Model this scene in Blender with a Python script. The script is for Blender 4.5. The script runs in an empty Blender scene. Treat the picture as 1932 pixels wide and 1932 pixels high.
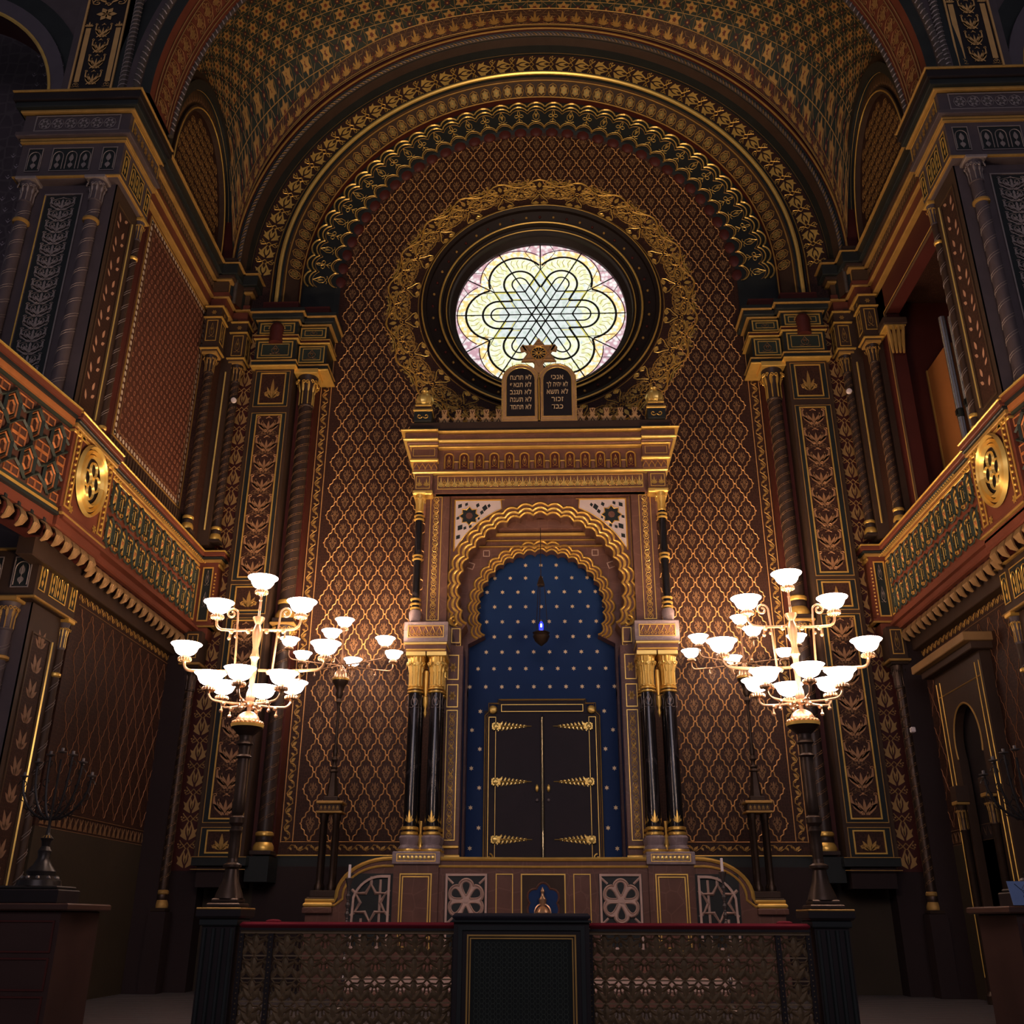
import bpy, math, random
import numpy as np
from math import pi, sin, cos, tan, atan2, sqrt, radians
random.seed(7)
SC = bpy.context.scene
COL = SC.collection

# ---------------------------------------------------------------- camera
F_PX, PITCH, YAW, ROLL, CX, H = 1840.0, radians(22.8), radians(2.1), radians(0.2), 0.10, 0.96
cp, sp, cy_, sy_ = cos(PITCH), sin(PITCH), cos(YAW), sin(YAW)
fv = np.array([-sy_*cp, cy_*cp, sp]); rv = np.array([cy_, sy_, 0.0]); uv_ = np.cross(rv, fv)
rv, uv_ = cos(ROLL)*rv + sin(ROLL)*uv_, -sin(ROLL)*rv + cos(ROLL)*uv_
cam_d = bpy.data.cameras.new('camera'); cam = bpy.data.objects.new('camera', cam_d); COL.objects.link(cam)
from mathutils import Matrix, Vector
cam.matrix_world = Matrix(((rv[0], uv_[0], -fv[0], CX), (rv[1], uv_[1], -fv[1], 0.0), (rv[2], uv_[2], -fv[2], H), (0, 0, 0, 1)))
cam_d.sensor_width = 36.0; cam_d.lens = F_PX/1932*36.0; cam_d.clip_end = 200
SC.camera = cam

# ---------------------------------------------------------------- world, daylight, exposure
W = bpy.data.worlds.new('world'); SC.world = W; W.use_nodes = True
W.node_tree.nodes['Background'].inputs[0].default_value = (0.66, 0.60, 0.70, 1)
W.node_tree.nodes['Background'].inputs[1].default_value = 0.10
def area(name, loc, rot, size, power, col):
    l = bpy.data.lights.new(name, 'AREA'); l.shape = 'RECTANGLE'; l.size, l.size_y = size; l.energy = power; l.color = col
    o = bpy.data.objects.new(name, l); COL.objects.link(o); o.location = loc; o.rotation_euler = rot; return o
# daylight from the tall windows of the hall behind the camera
area('daylight_window', (0, -9, 9), (radians(95), 0, 0), (12, 6), 620, (0.92, 0.80, 0.92))
def uplight(name, loc, tgt, power, ang, col, r=.25):
    l = bpy.data.lights.new(name, 'SPOT'); l.energy = power; l.spot_size = radians(ang); l.spot_blend = .9; l.color = col; l.shadow_soft_size = r
    o = bpy.data.objects.new(name, l); COL.objects.link(o); o.location = loc; d = Vector(tgt)-Vector(loc); o.rotation_euler = d.to_track_quat('-Z', 'Y').to_euler(); return o
# warm spot added to brighten the vault, standing in for the hall chandelier, above and in front of the camera, outside the frame
uplight('chandelier_stand_in', (0, 4.0, 9.5), (0, 15.2, 18.2), 1500, 58, (1.0, .68, .36))
BOWL_EMIT = 24.0; BULB_EMIT = 1800.0
SC.view_settings.view_transform = 'Standard'; SC.view_settings.look = 'None'
SC.view_settings.exposure = 0.0; SC.view_settings.gamma = 1.0; SC.view_settings.use_curve_mapping = False
SC.cycles.use_denoising = True
SC.cycles.max_bounces = 6; SC.cycles.diffuse_bounces = 3; SC.cycles.glossy_bounces = 3
SC.cycles.sample_clamp_indirect = 4.0

# ---------------------------------------------------------------- materials
_M = {}
def mat(name, col, metal=0.0, rough=0.55, var=0.25, scale=3.0, emit=None, pat=None, spec=0.22, bump=0.0):
    if name in _M: return _M[name]
    m = bpy.data.materials.new(name); m.use_nodes = True; nt = m.node_tree; nd = nt.nodes; lk = nt.links
    b = nd['Principled BSDF']; b.inputs['Metallic'].default_value = metal; b.inputs['Roughness'].default_value = rough
    b.inputs['Specular IOR Level'].default_value = spec
    tc = nd.new('ShaderNodeTexCoord')
    nz = nd.new('ShaderNodeTexNoise'); nz.inputs['Scale'].default_value = scale; nz.inputs['Detail'].default_value = 4
    lk.new(tc.outputs['Object'], nz.inputs['Vector'])
    mx = nd.new('ShaderNodeMix'); mx.data_type = 'RGBA'
    mx.inputs[6].default_value = (*[c*(1-var) for c in col], 1); mx.inputs[7].default_value = (*[min(1, c*(1+var)) for c in col], 1)
    lk.new(nz.outputs['Fac'], mx.inputs[0]); out = mx.outputs[2]
    if pat:
        c2, sc, th, amt = pat
        mp = nd.new('ShaderNodeMapping'); mp.inputs['Scale'].default_value = sc; lk.new(tc.outputs['Object'], mp.inputs[0])
        vo = nd.new('ShaderNodeTexVoronoi'); vo.feature = 'DISTANCE_TO_EDGE'; vo.inputs['Scale'].default_value = 1.0
        vo.inputs['Randomness'].default_value = 0.55; lk.new(mp.outputs[0], vo.inputs['Vector'])
        rp = nd.new('ShaderNodeValToRGB'); rp.color_ramp.elements[0].position = th; rp.color_ramp.elements[0].color = (amt,)*3+(1,)
        rp.color_ramp.elements[1].position = th+0.05; rp.color_ramp.elements[1].color = (0, 0, 0, 1)
        lk.new(vo.outputs['Distance'], rp.inputs[0])
        m2 = nd.new('ShaderNodeMix'); m2.data_type = 'RGBA'; lk.new(rp.outputs[0], m2.inputs[0]); lk.new(out, m2.inputs[6])
        m2.inputs[7].default_value = (*c2, 1); out = m2.outputs[2]
    lk.new(out, b.inputs['Base Color'])
    if bump:
        bp = nd.new('ShaderNodeBump'); bp.inputs['Strength'].default_value = bump; bp.inputs['Distance'].default_value = 0.02
        n2 = nd.new('ShaderNodeTexNoise'); n2.inputs['Scale'].default_value = scale*8; lk.new(tc.outputs['Object'], n2.inputs['Vector'])
        lk.new(n2.outputs['Fac'], bp.inputs['Height']); lk.new(bp.outputs[0], b.inputs['Normal'])
    if emit:
        b.inputs['Emission Color'].default_value = (*emit[0], 1); b.inputs['Emission Strength'].default_value = emit[1]
    _M[name] = m; return m
GOLD = mat('gold_leaf', (0.82, 0.50, 0.12), 0.6, 0.34, 0.3, 6)
GOLDB = mat('bright_gilding', (0.95, 0.62, 0.18), 0.6, 0.30, 0.2, 6)
DGOLD = mat('aged_gold_paint', (0.40, 0.235, 0.065), 0.35, 0.5, 0.35, 5)
DULL = mat('dull_stencil', (0.20, 0.11, 0.05), 0.15, 0.6, 0.3, 5)
LAT = mat('copper_gold_line', (0.72, 0.40, 0.15), 0.35, 0.40, 0.3, 2)
BROWN = mat('oxblood_wallpaper', (0.027, 0.0105, 0.007), 0, 0.6, 0.3, 2, pat=((0.055, 0.022, 0.013), (26, 26, 20), 0.06, 0.8))
MAROON = mat('maroon_paint', (0.066, 0.015, 0.012), 0, 0.5, 0.25, 2)
RED = mat('red_brown_paint', (0.135, 0.038, 0.022), 0, 0.5, 0.25, 3)
DARK = mat('black_green_paint', (0.018, 0.022, 0.022), 0, 0.42, 0.3, 4)
UMBER = mat('umber_paint', (0.045, 0.026, 0.017), 0, 0.55, 0.25, 4)
TAN = mat('bronze_brown_paint', (0.075, 0.043, 0.023), 0.1, 0.5, 0.25, 5)
SLATE = mat('slate_violet_paint', (0.078, 0.060, 0.064), 0, 0.5, 0.25, 4)
SILV = mat('grey_silver_relief', (0.27, 0.225, 0.21), 0.3, 0.5, 0.3, 8)
TEAL = mat('dark_teal_paint', (0.026, 0.036, 0.028), 0, 0.5, 0.25, 4)
ORANGE = mat('orange_gilt_coffer', (0.46, 0.17, 0.055), 0.25, 0.45, 0.3, 6)
OLIVE = mat('olive_dado', (0.040, 0.029, 0.018), 0, 0.7, 0.2, 1.5, bump=0.1)
DADO = mat('dark_dado', (0.024, 0.014, 0.014), 0, 0.7, 0.2, 1.5)
MARBR = mat('red_brown_marble', (0.135, 0.064, 0.046), 0, 0.33, 0.35, 5, pat=((0.30, 0.17, 0.12), (5.1, 5.1, 4.3), 0.003, 0.22))
MARBG = mat('grey_violet_marble', (0.26, 0.20, 0.21), 0, 0.3, 0.4, 6, pat=((0.4, 0.34, 0.35), (9, 9, 7), 0.006, 0.4))
BLACKM = mat('polished_black_marble', (0.010, 0.009, 0.010), 0, 0.14, 0.5, 8, pat=((0.05, 0.04, 0.045), (3, 3, 1.2), 0.002, 0.5), spec=0.5)
PINKM = mat('pale_pink_marble', (0.56, 0.39, 0.32), 0, 0.4, 0.25, 7)
WHITEM = mat('white_marble_tracery', (0.62, 0.52, 0.50), 0, 0.4, 0.15, 7)
BLUE = mat('starry_blue_paint', (0.006, 0.033, 0.125), 0, 0.6, 0.2, 1.2)
STARM = mat('gilt_star', (0.75, 0.55, 0.30), 0.3, 0.4, 0.2, 9)
DOORW = mat('dark_violet_wood', (0.016, 0.008, 0.013), 0, 0.5, 0.3, 3)
BRASS = mat('pale_brass', (0.62, 0.38, 0.22), 0.75, 0.32, 0.2, 9)
DBRONZE = mat('dark_bronze', (0.055, 0.036, 0.026), 0.6, 0.38, 0.3, 8)
VELVET = mat('crimson_velvet', (0.13, 0.006, 0.015), 0, 0.9, 0.2, 8)
BWOOD = mat('black_lacquer_wood', (0.016, 0.012, 0.013), 0, 0.45, 0.3, 4)
CARPET = mat('grey_striped_carpet', (0.17, 0.15, 0.15), 0, 0.95, 0.2, 8)
BOWL = mat('lit_opal_glass', (0.9, 0.86, 0.84), 0, 0.3, 0.02, 3, emit=((1.0, 0.74, 0.62), BOWL_EMIT))
SHAFT = mat('dark_shaft_paint', (.034, .022, .018), 0, .38, .3, 4)
OCHRE = mat('gilded_ochre_panel', (.62, .36, .13), .15, .45, .25, 5)
BULB = mat('bright_bulb', (1, .9, .8), 0, .3, .02, 3, emit=((1.0, 0.64, 0.37), BULB_EMIT))
CANDLE = mat('white_candle', (0.75, 0.66, 0.66), 0, 0.6, 0.05, 3)
SILVER = mat('polished_pipe_metal', (0.62, 0.62, 0.68), 0.9, 0.25, 0.1, 3)
CASE = mat('organ_case_wood', (0.26, 0.10, 0.03), 0, 0.5, 0.2, 2)
WHITEP = mat('white_plastic', (0.8, 0.7, 0.68), 0, 0.5, 0.05, 3)
LEAD = mat('black_window_lead', (0.006, 0.006, 0.006), 0, 0.6, 0.1, 3)
ROPE = mat('rope_moulding_paint', (0.085, 0.07, 0.06), 0.2, 0.4, 0.3, 6)

# ---------------------------------------------------------------- mesh builder
def ident(P): return P
class MB:
    def __init__(s): s.V = []; s.F = []; s.I = []; s.m = []; s.n = 0
    def mi(s, m):
        if m not in s.m: s.m.append(m)
        return s.m.index(m)
    def add(s, V, F, m):
        V = np.asarray(V, float).reshape(-1, 3); k = s.mi(m); n = s.n
        s.V.append(V); s.F += [tuple(i+n for i in f) for f in F]; s.I += [k]*len(F); s.n += len(V); return s
    def box(s, x0, x1, y0, y1, z0, z1, m, b=0.0):
        if x0 > x1: x0, x1 = x1, x0
        if b:
            V = []
            for z, d in ((z0, b), (z0+b, 0), (z1-b, 0), (z1, b)):
                V += [(x0+d, y0+d, z), (x1-d, y0+d, z), (x1-d, y1-d, z), (x0+d, y1-d, z)]
            F = [(3, 2, 1, 0), (12, 13, 14, 15)]
            for k in range(3):
                for j in range(4): a = k*4+j; c = k*4+(j+1) % 4; F.append((a, c, c+4, a+4))
            return s.add(V, F, m)
        V = [(x0, y0, z0), (x1, y0, z0), (x1, y1, z0), (x0, y1, z0), (x0, y0, z1), (x1, y0, z1), (x1, y1, z1), (x0, y1, z1)]
        return s.add(V, [(3, 2, 1, 0), (4, 5, 6, 7), (0, 1, 5, 4), (1, 2, 6, 5), (2, 3, 7, 6), (3, 0, 4, 7)], m)
    def ribbon(s, P, w, M, h, m, closed=False, rise=0.5):
        P = np.asarray(P, float); 
        if closed: P = np.vstack([P, P[:1]])
        d = np.gradient(P, axis=0) if not closed else None
        if closed:
            d = np.roll(P[:-1], -1, 0)-np.roll(P[:-1], 1, 0); d = np.vstack([d, d[:1]])
        L = np.hypot(d[:, 0], d[:, 1])+1e-12; n = np.c_[-d[:, 1]/L, d[:, 0]/L]*(w/2 if np.isscalar(w) else np.asarray(w)[:, None]/2)
        N = len(P); wm = np.mean(w)
        A = np.empty((N, 3, 3)); A[:, 0, :2] = P+n; A[:, 1, :2] = P; A[:, 2, :2] = P-n
        A[:, 0, 2] = h; A[:, 2, 2] = h; A[:, 1, 2] = h+wm*rise
        F = []
        for i in range(N-1):
            a = i*3; F += [(a, a+1, a+4, a+3), (a+1, a+2, a+5, a+4)]
        return s.add(M(A.reshape(-1, 3)), F, m)
    def poly(s, P, M, h, m, rise=0.0):
        P = np.asarray(P, float); N = len(P)
        if rise:
            c = P.mean(0); V = np.zeros((N+1, 3)); V[:N, :2] = P; V[:N, 2] = h; V[N, :2] = c; V[N, 2] = h+rise
            return s.add(M(V), [(i, (i+1) % N, N) for i in range(N)], m)
        V = np.zeros((N, 3)); V[:, :2] = P; V[:, 2] = h
        return s.add(M(V), [tuple(range(N))], m)
    def prism(s, P, M, h0, h1, m):
        P = np.asarray(P, float); N = len(P)
        V = np.zeros((2*N, 3)); V[:N, :2] = P; V[N:, :2] = P; V[:N, 2] = h0; V[N:, 2] = h1
        return s.add(M(V), [tuple(range(N, 2*N)), tuple(range(N-1, -1, -1))]+[(i, (i+1) % N, N+(i+1) % N, N+i) for i in range(N)], m)
    def strip(s, A, B, M, h0, h1, m, closed=True):
        """solid between two outlines with the same number of points"""
        A = np.asarray(A, float); B = np.asarray(B, float); N = len(A)
        V = np.zeros((4*N, 3)); 
        for k, (Q, h) in enumerate(((A, h0), (A, h1), (B, h1), (B, h0))): V[k*N:(k+1)*N, :2] = Q; V[k*N:(k+1)*N, 2] = h
        F = []
        for i in range(N if closed else N-1):
            j = (i+1) % N
            for k in range(4): k2 = (k+1) % 4; F.append((k*N+i, k*N+j, k2*N+j, k2*N+i))
        return s.add(M(V), F, m)
    def lathe(s, prof, c, m, seg=16, axis='z', lobes=0, lob=0.0, caps=True):
        N = len(prof); V = []
        for r, z in prof:
            for k in range(seg):
                a = 2*pi*k/seg; rr = r*(1+lob*cos(lobes*a)) if lobes else r
                if axis == 'z': V.append((c[0]+rr*cos(a), c[1]+rr*sin(a), c[2]+z))
                elif axis == 'y': V.append((c[0]+rr*cos(a), c[1]+z, c[2]+rr*sin(a)))
                else: V.append((c[0]+z, c[1]+rr*cos(a), c[2]+rr*sin(a)))
        F = [(i*seg+k, i*seg+(k+1) % seg, (i+1)*seg+(k+1) % seg, (i+1)*seg+k) for i in range(N-1) for k in range(seg)]
        if caps and prof[0][0] > 1e-4: F.append(tuple(range(seg-1, -1, -1)))
        if caps and prof[-1][0] > 1e-4: F.append(tuple((N-1)*seg+k for k in range(seg)))
        return s.add(V, F, m)
    def tube(s, P, r, m, seg=6, closed=False):
        P = np.asarray(P, float); N = len(P)
        T = np.gradient(P, axis=0) if not closed else np.roll(P, -1, 0)-np.roll(P, 1, 0)
        T /= (np.linalg.norm(T, axis=1)[:, None]+1e-12)
        up = np.array([0.0, 0, 1.0]) if abs(T[0][2]) < 0.9 else np.array([0, 1.0, 0]); V = []
        n = np.cross(T[0], up); n /= np.linalg.norm(n)
        for i in range(N):
            n = n-T[i]*(n@T[i]); n /= (np.linalg.norm(n)+1e-12); b = np.cross(T[i], n); rr = r if np.isscalar(r) else r[i]
            for k in range(seg): a = 2*pi*k/seg; V.append(P[i]+rr*(cos(a)*n+sin(a)*b))
        F = [(i*seg+k, i*seg+(k+1) % seg, ((i+1) % N)*seg+(k+1) % seg, ((i+1) % N)*seg+k) for i in range(N if closed else N-1) for k in range(seg)]
        if not closed: F += [tuple(range(seg-1, -1, -1)), tuple((N-1)*seg+k for k in range(seg))]
        return s.add(V, F, m)
    def sph(s, c, r, m, seg=10, sc=(1, 1, 1)):
        n = seg//2+1; V = []; F = []
        for i in range(n+1):
            t = pi*i/n
            for k in range(seg): a = 2*pi*k/seg; V.append((c[0]+r*sc[0]*sin(t)*cos(a), c[1]+r*sc[1]*sin(t)*sin(a), c[2]+r*sc[2]*cos(t)))
        F = [(i*seg+k, i*seg+(k+1) % seg, (i+1)*seg+(k+1) % seg, (i+1)*seg+k) for i in range(n) for k in range(seg)]
        return s.add(V, F, m)
    def zmap(s, f):
        for v in s.V: v[:, 2] = [f(z) for z in v[:, 2]]
        return s
    def build(s, name, parent=None, label=None, cat=None, group=None, kind=None, smooth=35):
        if not s.V: return None
        V = np.vstack(s.V); off = wloc(parent)
        me = bpy.data.meshes.new(name); me.from_pydata((V-off).tolist(), [], s.F)
        for m in s.m: me.materials.append(m)
        me.polygons.foreach_set('material_index', s.I)
        if smooth:
            me.polygons.foreach_set('use_smooth', [True]*len(s.F)); me.set_sharp_from_angle(angle=radians(smooth))
        o = bpy.data.objects.new(name, me); COL.objects.link(o)
        if parent: o.parent = parent
        tag(o, label, cat, group, kind); return o
def wloc(o):
    v = np.zeros(3)
    while o is not None: v += np.array(o.location); o = o.parent
    return v
def tag(o, label=None, cat=None, group=None, kind=None):
    if cat and not kind: kind = 'thing'
    for k, v in (('label', label), ('category', cat), ('group', group), ('kind', kind)):
        if v: o[k] = v
def empty(name, loc, label, cat, group=None):
    o = bpy.data.objects.new(name, None); COL.objects.link(o); o.location = loc; o.empty_display_size = 0.2
    tag(o, label, cat, group); return o
def dup(root, loc, label=None):
    r = root.copy(); COL.objects.link(r); r.location = loc
    if label: r['label'] = label
    def rec(a, b):
        for ch in list(a.children):
            c = ch.copy(); COL.objects.link(c); c.parent = b; rec(ch, c)
    rec(root, r); return r

# maps from (u, v, height) to the room
def pY(y, s=1): return lambda P: np.c_[P[:, 0]*s, y-P[:, 2], P[:, 1]]                 # wall facing the hall
def pX(x, s): return lambda P: np.c_[s*(x-P[:, 2]), P[:, 0], P[:, 1]]                 # side wall, s = -1 left, 1 right
def annu(cz, r0, y0, r1, y1, rr):                                                     # splayed arch ring, u along the arc from the left
    def f(P):
        a = pi-P[:, 0]/rr; r = P[:, 1]; y = y0+(y1-y0)*(r-r0)/(r1-r0)-P[:, 2]
        return np.c_[r*np.cos(a), y, cz+r*np.sin(a)]
    return f
def cyl(cx, cy, r): return lambda P: np.c_[cx+(r+P[:, 2])*np.sin(P[:, 0]/r), cy-(r+P[:, 2])*np.cos(P[:, 0]/r), P[:, 1]]

# ---------------------------------------------------------------- ornament motifs in a unit cell centred on 0,0
def arc(cx, cz, r, a0, a1, n=10): a = np.linspace(radians(a0), radians(a1), n); return np.c_[cx+r*np.cos(a), cz+r*np.sin(a)]
def ell(cx, cz, rx, rz, n=12): a = np.linspace(0, 2*pi, n, endpoint=False); return np.c_[cx+rx*np.cos(a), cz+rz*np.sin(a)]
def leaf(cx, cz, L, w, ang=90, n=6):
    t = np.linspace(0, 1, n); y = w/2*np.sin(pi*t**0.8); a = radians(ang); X = np.r_[t*L, t[::-1][1:-1]*L]; Y = np.r_[y, -y[::-1][1:-1]]
    return np.c_[cx+X*cos(a)-Y*sin(a), cz+X*sin(a)+Y*cos(a)]
def spiral(cx, cz, r, a0, turns, n=16, sgn=1):
    t = np.linspace(0, 1, n); a = radians(a0)+sgn*2*pi*turns*t; q = r*(1-0.82*t); return np.c_[cx+q*np.cos(a), cz+q*np.sin(a)]
def mir(M): return M+[(k, np.c_[-np.asarray(p)[:, 0], np.asarray(p)[:, 1]], *r) for k, p, *r in M]
def star(cx, cz, R, r, n=6, a0=90):
    a = [radians(a0)+pi*k/n for k in range(2*n)]; return np.array([(cx+(R if k % 2 == 0 else r)*cos(t), cz+(R if k % 2 == 0 else r)*sin(t)) for k, t in enumerate(a)])
def stamp(mb, mo, M, cx, cz, sx, sz, h, m, clip=None, rot=0.0):
    if clip and not clip(cx, cz): return
    c, s_ = cos(rot), sin(rot)
    for k, p, *r in mo:
        p = np.asarray(p); q = np.c_[p[:, 0]*sx, p[:, 1]*sz]
        if rot: q = np.c_[q[:, 0]*c-q[:, 1]*s_, q[:, 0]*s_+q[:, 1]*c]
        q = q+np.array([cx, cz])
        if k == 'P': mb.poly(q, M, h, m)
        elif k == 'R': mb.poly(q, M, h, m, rise=0.012)
        else: mb.ribbon(q, r[0]*min(abs(sx), abs(sz)), M, h, m, closed=(k == 'C'))
DAMASK = mir([('P', leaf(0.05, -0.32, 0.3, 0.1, 60)), ('P', leaf(0.05, -0.1, 0.28, 0.1, 20)), ('L', spiral(0.2, 0.1, 0.12, 200, 0.8, 9), 0.05), ('P', leaf(0.12, 0.12, 0.2, 0.08, 70))])+[('P', leaf(0, -0.08, 0.42, 0.17, 90)), ('P', leaf(0, -0.42, 0.2, 0.1, 90)), ('P', ell(0, -0.16, 0.04, 0.04, 6))]
GRAPE = mir([('P', leaf(0.05, -0.48, 0.42, 0.22, 58)), ('P', leaf(0.1, -0.08, 0.36, 0.15, 15)), ('L', np.array([(0, 0.18), (0.12, 0.28), (0.3, 0.34), (0.42, 0.44)]), 0.05), ('L', np.array([(0, 0.5), (0.12, 0.38), (0.2, 0.24), (0.34, 0.16)]), 0.05), ('P', ell(0.4, 0.28, 0.05, 0.04, 6)), ('P', ell(0.3, 0.42, 0.05, 0.04, 6)), ('P', ell(0.42, 0.38, 0.05, 0.04, 6))])+[('P', leaf(0, -0.4, 0.62, 0.34, 90))]
GRAPE = mir([('P', np.array([(0.05, -0.5), (0.2, -0.44), (0.42, -0.34), (0.36, -0.24), (0.46, -0.06), (0.3, -0.12), (0.2, 0.04), (0.1, 0.2), (0.05, 0.16), (0.17, -0.08), (0.16, -0.24), (0.06, -0.42)])),
    ('P', leaf(0, -0.36, 0.46, 0.12, 78)), ('L', np.array([(0.03, 0.18), (0.16, 0.3), (0.32, 0.42), (0.4, 0.5)]), 0.06), ('L', np.array([(0.0, 0.42), (0.14, 0.3), (0.26, 0.24), (0.4, 0.2)]), 0.05),
    ('P', ell(0.42, 0.27, 0.05, 0.035, 6)), ('P', ell(0.34, 0.34, 0.05, 0.035, 6)), ('P', ell(0.46, 0.36, 0.05, 0.035, 6))])
FAN = mir([('P', leaf(.02, -.32, .62, .13, a)) for a in (38, 60)]+[('P', np.array([(0.02, -.42), (.2, -.36), (.4, -.16), (.5, .1), (.5, .36), (.44, .4), (.42, .16), (.32, -.04), (.16, -.22), (.02, -.30)])),
    ('P', leaf(.3, -.08, .34, .09, 95)), ('L', spiral(.44, .38, .09, 0, .9, 8, 1), .045), ('L', spiral(.1, -.36, .09, 100, .9, 8, -1), .04)])+[('P', leaf(0, -.34, .56, .12, 90)), ('P', ell(0, .42, .05, .05, 8)), ('L', np.array([(-.14, .34), (0, .42), (.14, .34)]), .035)]
PALM = mir([('P', leaf(0.04, -0.4, 0.55, 0.16, 62)), ('P', leaf(0.02, -0.4, 0.5, 0.12, 30)), ('L', spiral(0.3, -0.25, 0.14, 160, 0.9, 9, -1), 0.05)])+[('P', leaf(0, -0.42, 0.85, 0.2, 90))]
TREF = mir([('C', ell(0.22, 0.02, 0.17, 0.11, 9), 0.055), ('L', np.array([(0, -0.2), (0.14, -0.3), (0.3, -0.42)]), 0.05)])+[('C', ell(0, 0.24, 0.1, 0.2, 9), 0.055), ('P', ell(0, 0, 0.06, 0.06, 6)), ('L', np.array([(0, -0.1), (0, -0.45)]), 0.05)]
BUD = mir([('L', np.array([(0, 0.48), (0.12, 0.26), (0.28, 0.05), (0.24, -0.2), (0.02, -0.3)]), 0.055), ('P', leaf(0.0, -0.1, 0.34, 0.1, 68)), ('L', np.array([(0.02, -0.3), (0.2, -0.4), (0.4, -0.36)]), 0.05)])+[('P', leaf(0, -0.18, 0.42, 0.12, 90))]
KNOT = mir([('L', np.array([(0, 0.5), (0.26, 0.42), (0.34, 0.2), (0.1, 0.02), (0.34, -0.16), (0.3, -0.4), (0, -0.5)]), 0.1), ('L', np.array([(0.0, 0.3), (0.16, 0.22), (0, 0.02)]), 0.08), ('L', np.array([(0, -0.02), (0.16, -0.22), (0, -0.34)]), 0.08)])
VINE = [('L', np.array([(-0.5, -0.1), (-0.3, 0.3), (-0.05, 0.25), (0.1, -0.2), (0.3, -0.32), (0.5, -0.1)]), 0.11), ('P', leaf(-0.12, 0.22, 0.4, 0.2, -50)), ('P', leaf(0.18, -0.22, 0.5, 0.22, 60)), ('P', leaf(-0.4, 0.1, 0.4, 0.16, -70))]
DROP2 = mir([('L', np.array([(0.02, 0.5), (0.16, 0.2), (0.34, -0.05), (0.4, -0.3), (0.22, -0.44), (0.1, -0.3), (0.18, -0.16), (0.27, -0.24)]), 0.085)])
ARAB = mir([('L', spiral(0.18, 0.22, 0.15, 230, 1.1, 12), 0.035), ('L', spiral(0.32, -0.12, 0.13, 60, 1.1, 12, -1), 0.035), ('L', np.array([(0, 0.48), (0.16, 0.42), (0.38, 0.3), (0.48, 0.08), (0.42, -0.2)]), 0.035), ('P', leaf(0.06, -0.1, 0.26, 0.08, 35)), ('P', leaf(0.1, 0.0, 0.2, 0.07, 80)), ('L', np.array([(0, -0.3), (0.1, -0.1), (0.24, 0.04), (0.4, 0.02)]), 0.03), ('P', leaf(0.3, 0.05, 0.2, 0.08, 100))])+[('P', leaf(0, 0.02, 0.36, 0.1, 90)), ('L', spiral(0, -0.22, 0.1, 0, 1, 10), 0.03)]
ROSE = [('P', leaf(0, 0, 0.42, 0.24, a)) for a in range(0, 360, 60)]
HEXA = [('L', np.array([(0.42*cos(a0+k*2*pi/3), 0.42*sin(a0+k*2*pi/3)) for k in (0, 1, 2, 0)]), 0.05) for a0 in (pi/2, -pi/2)]

def moulding(mb, x0, x1, yf, z0, prof, m_list, ret=0.0, back=None):
    """a stack of mouldings: prof = [(height, projection, material index)]; front face at yf - projection"""
    z = z0
    for h, pr, k in prof:
        mb.box(x0-pr*(1 if x0 < x1 else -1), x1+pr*(1 if x0 < x1 else -1), yf-pr, (back if back is not None else yf+0.2), z, z+h, m_list[k], b=min(0.012, h*0.3)); z += h
    return z
def frame(mb, M, u0, u1, v0, v1, w, h, m, rise=0.6):
    P = np.array([(u0, v0), (u1, v0), (u1, v1), (u0, v1)]); 
    A = np.array([(u0, v0), (u1, v0), (u1, v1), (u0, v1)]); d = w*(1 if u1 > u0 else -1)
    B = np.array([(u0+d, v0+w), (u1-d, v0+w), (u1-d, v1-w), (u0+d, v1-w)])
    mb.strip(A, B, M, h, h+w*rise, m)
def panel(mb, M, u0, u1, v0, v1, h, base, fr, w=0.03, gap=0.0):
    mb.poly([(u0, v0), (u1, v0), (u1, v1), (u0, v1)], M, h, base)
    frame(mb, M, u0+gap, u1-gap, v0+gap, v1-gap, w, h, fr)

# ================================================================ THE SETTING
XW, YB, ZC = 6.0, 16.0, 12.5           # side walls, ark wall, springing line of the great arch
mb = MB(); mb.box(-12, 12, 8.7, 18, -0.70, 0, CARPET)
mb.box(-12, 12, -12, 8.7, -1.1, -0.7, CARPET)
for k in range(60):                     # woven stripes of the carpet
    y = 9.0+k*0.12
    mb.add([(-9, y, .002), (9, y, .002), (9, y+.045, .002), (-9, y+.045, .002)], [(0, 1, 2, 3)], mat('dark_carpet_stripe', (0.02, 0.016, 0.018), 0, .95))
mb.build('floor', kind='structure')

def lattice(mb, M, u0, u1, v0, v1, pu, pv, w, h, m, clip=None, n=9, cell=None, cm=None):
    n = 13; t = np.linspace(0, 1, n); wig = 0.017*pu*np.sin(6*pi*t)
    nu = int(math.ceil((u1-u0)/pu))+1; nv = int(math.ceil((v1-v0)/pv))+1; uc = (u0+u1)/2
    for i in range(-nu//2-1, nu//2+2):
        for j in range(0, 2*nv+1):
            a = uc+i*pu+(pu/2 if j % 2 else 0); b = v0+j*pv/2
            for sg in (-1, 1):
                P = np.c_[a+sg*(t*pu/2+wig*1.7), b+t*pv/2-wig*1.3]
                c = P[n//2]
                if c[0] < u0+.02 or c[0] > u1-.02 or c[1] > v1 or c[1] < v0 or (clip and not clip(c[0], c[1])): continue
                mb.ribbon(P, w, M, h, m)
            if cell is not None:
                c = (a, b+pv/2)
                if c[0] < u0+pu*.3 or c[0] > u1-pu*.3 or c[1] > v1-pv*.3 or (clip and not clip(*c)): continue
                stamp(mb, cell, M, c[0], c[1], pu*0.72, pv*0.62, h*0.5, cm)

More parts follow.
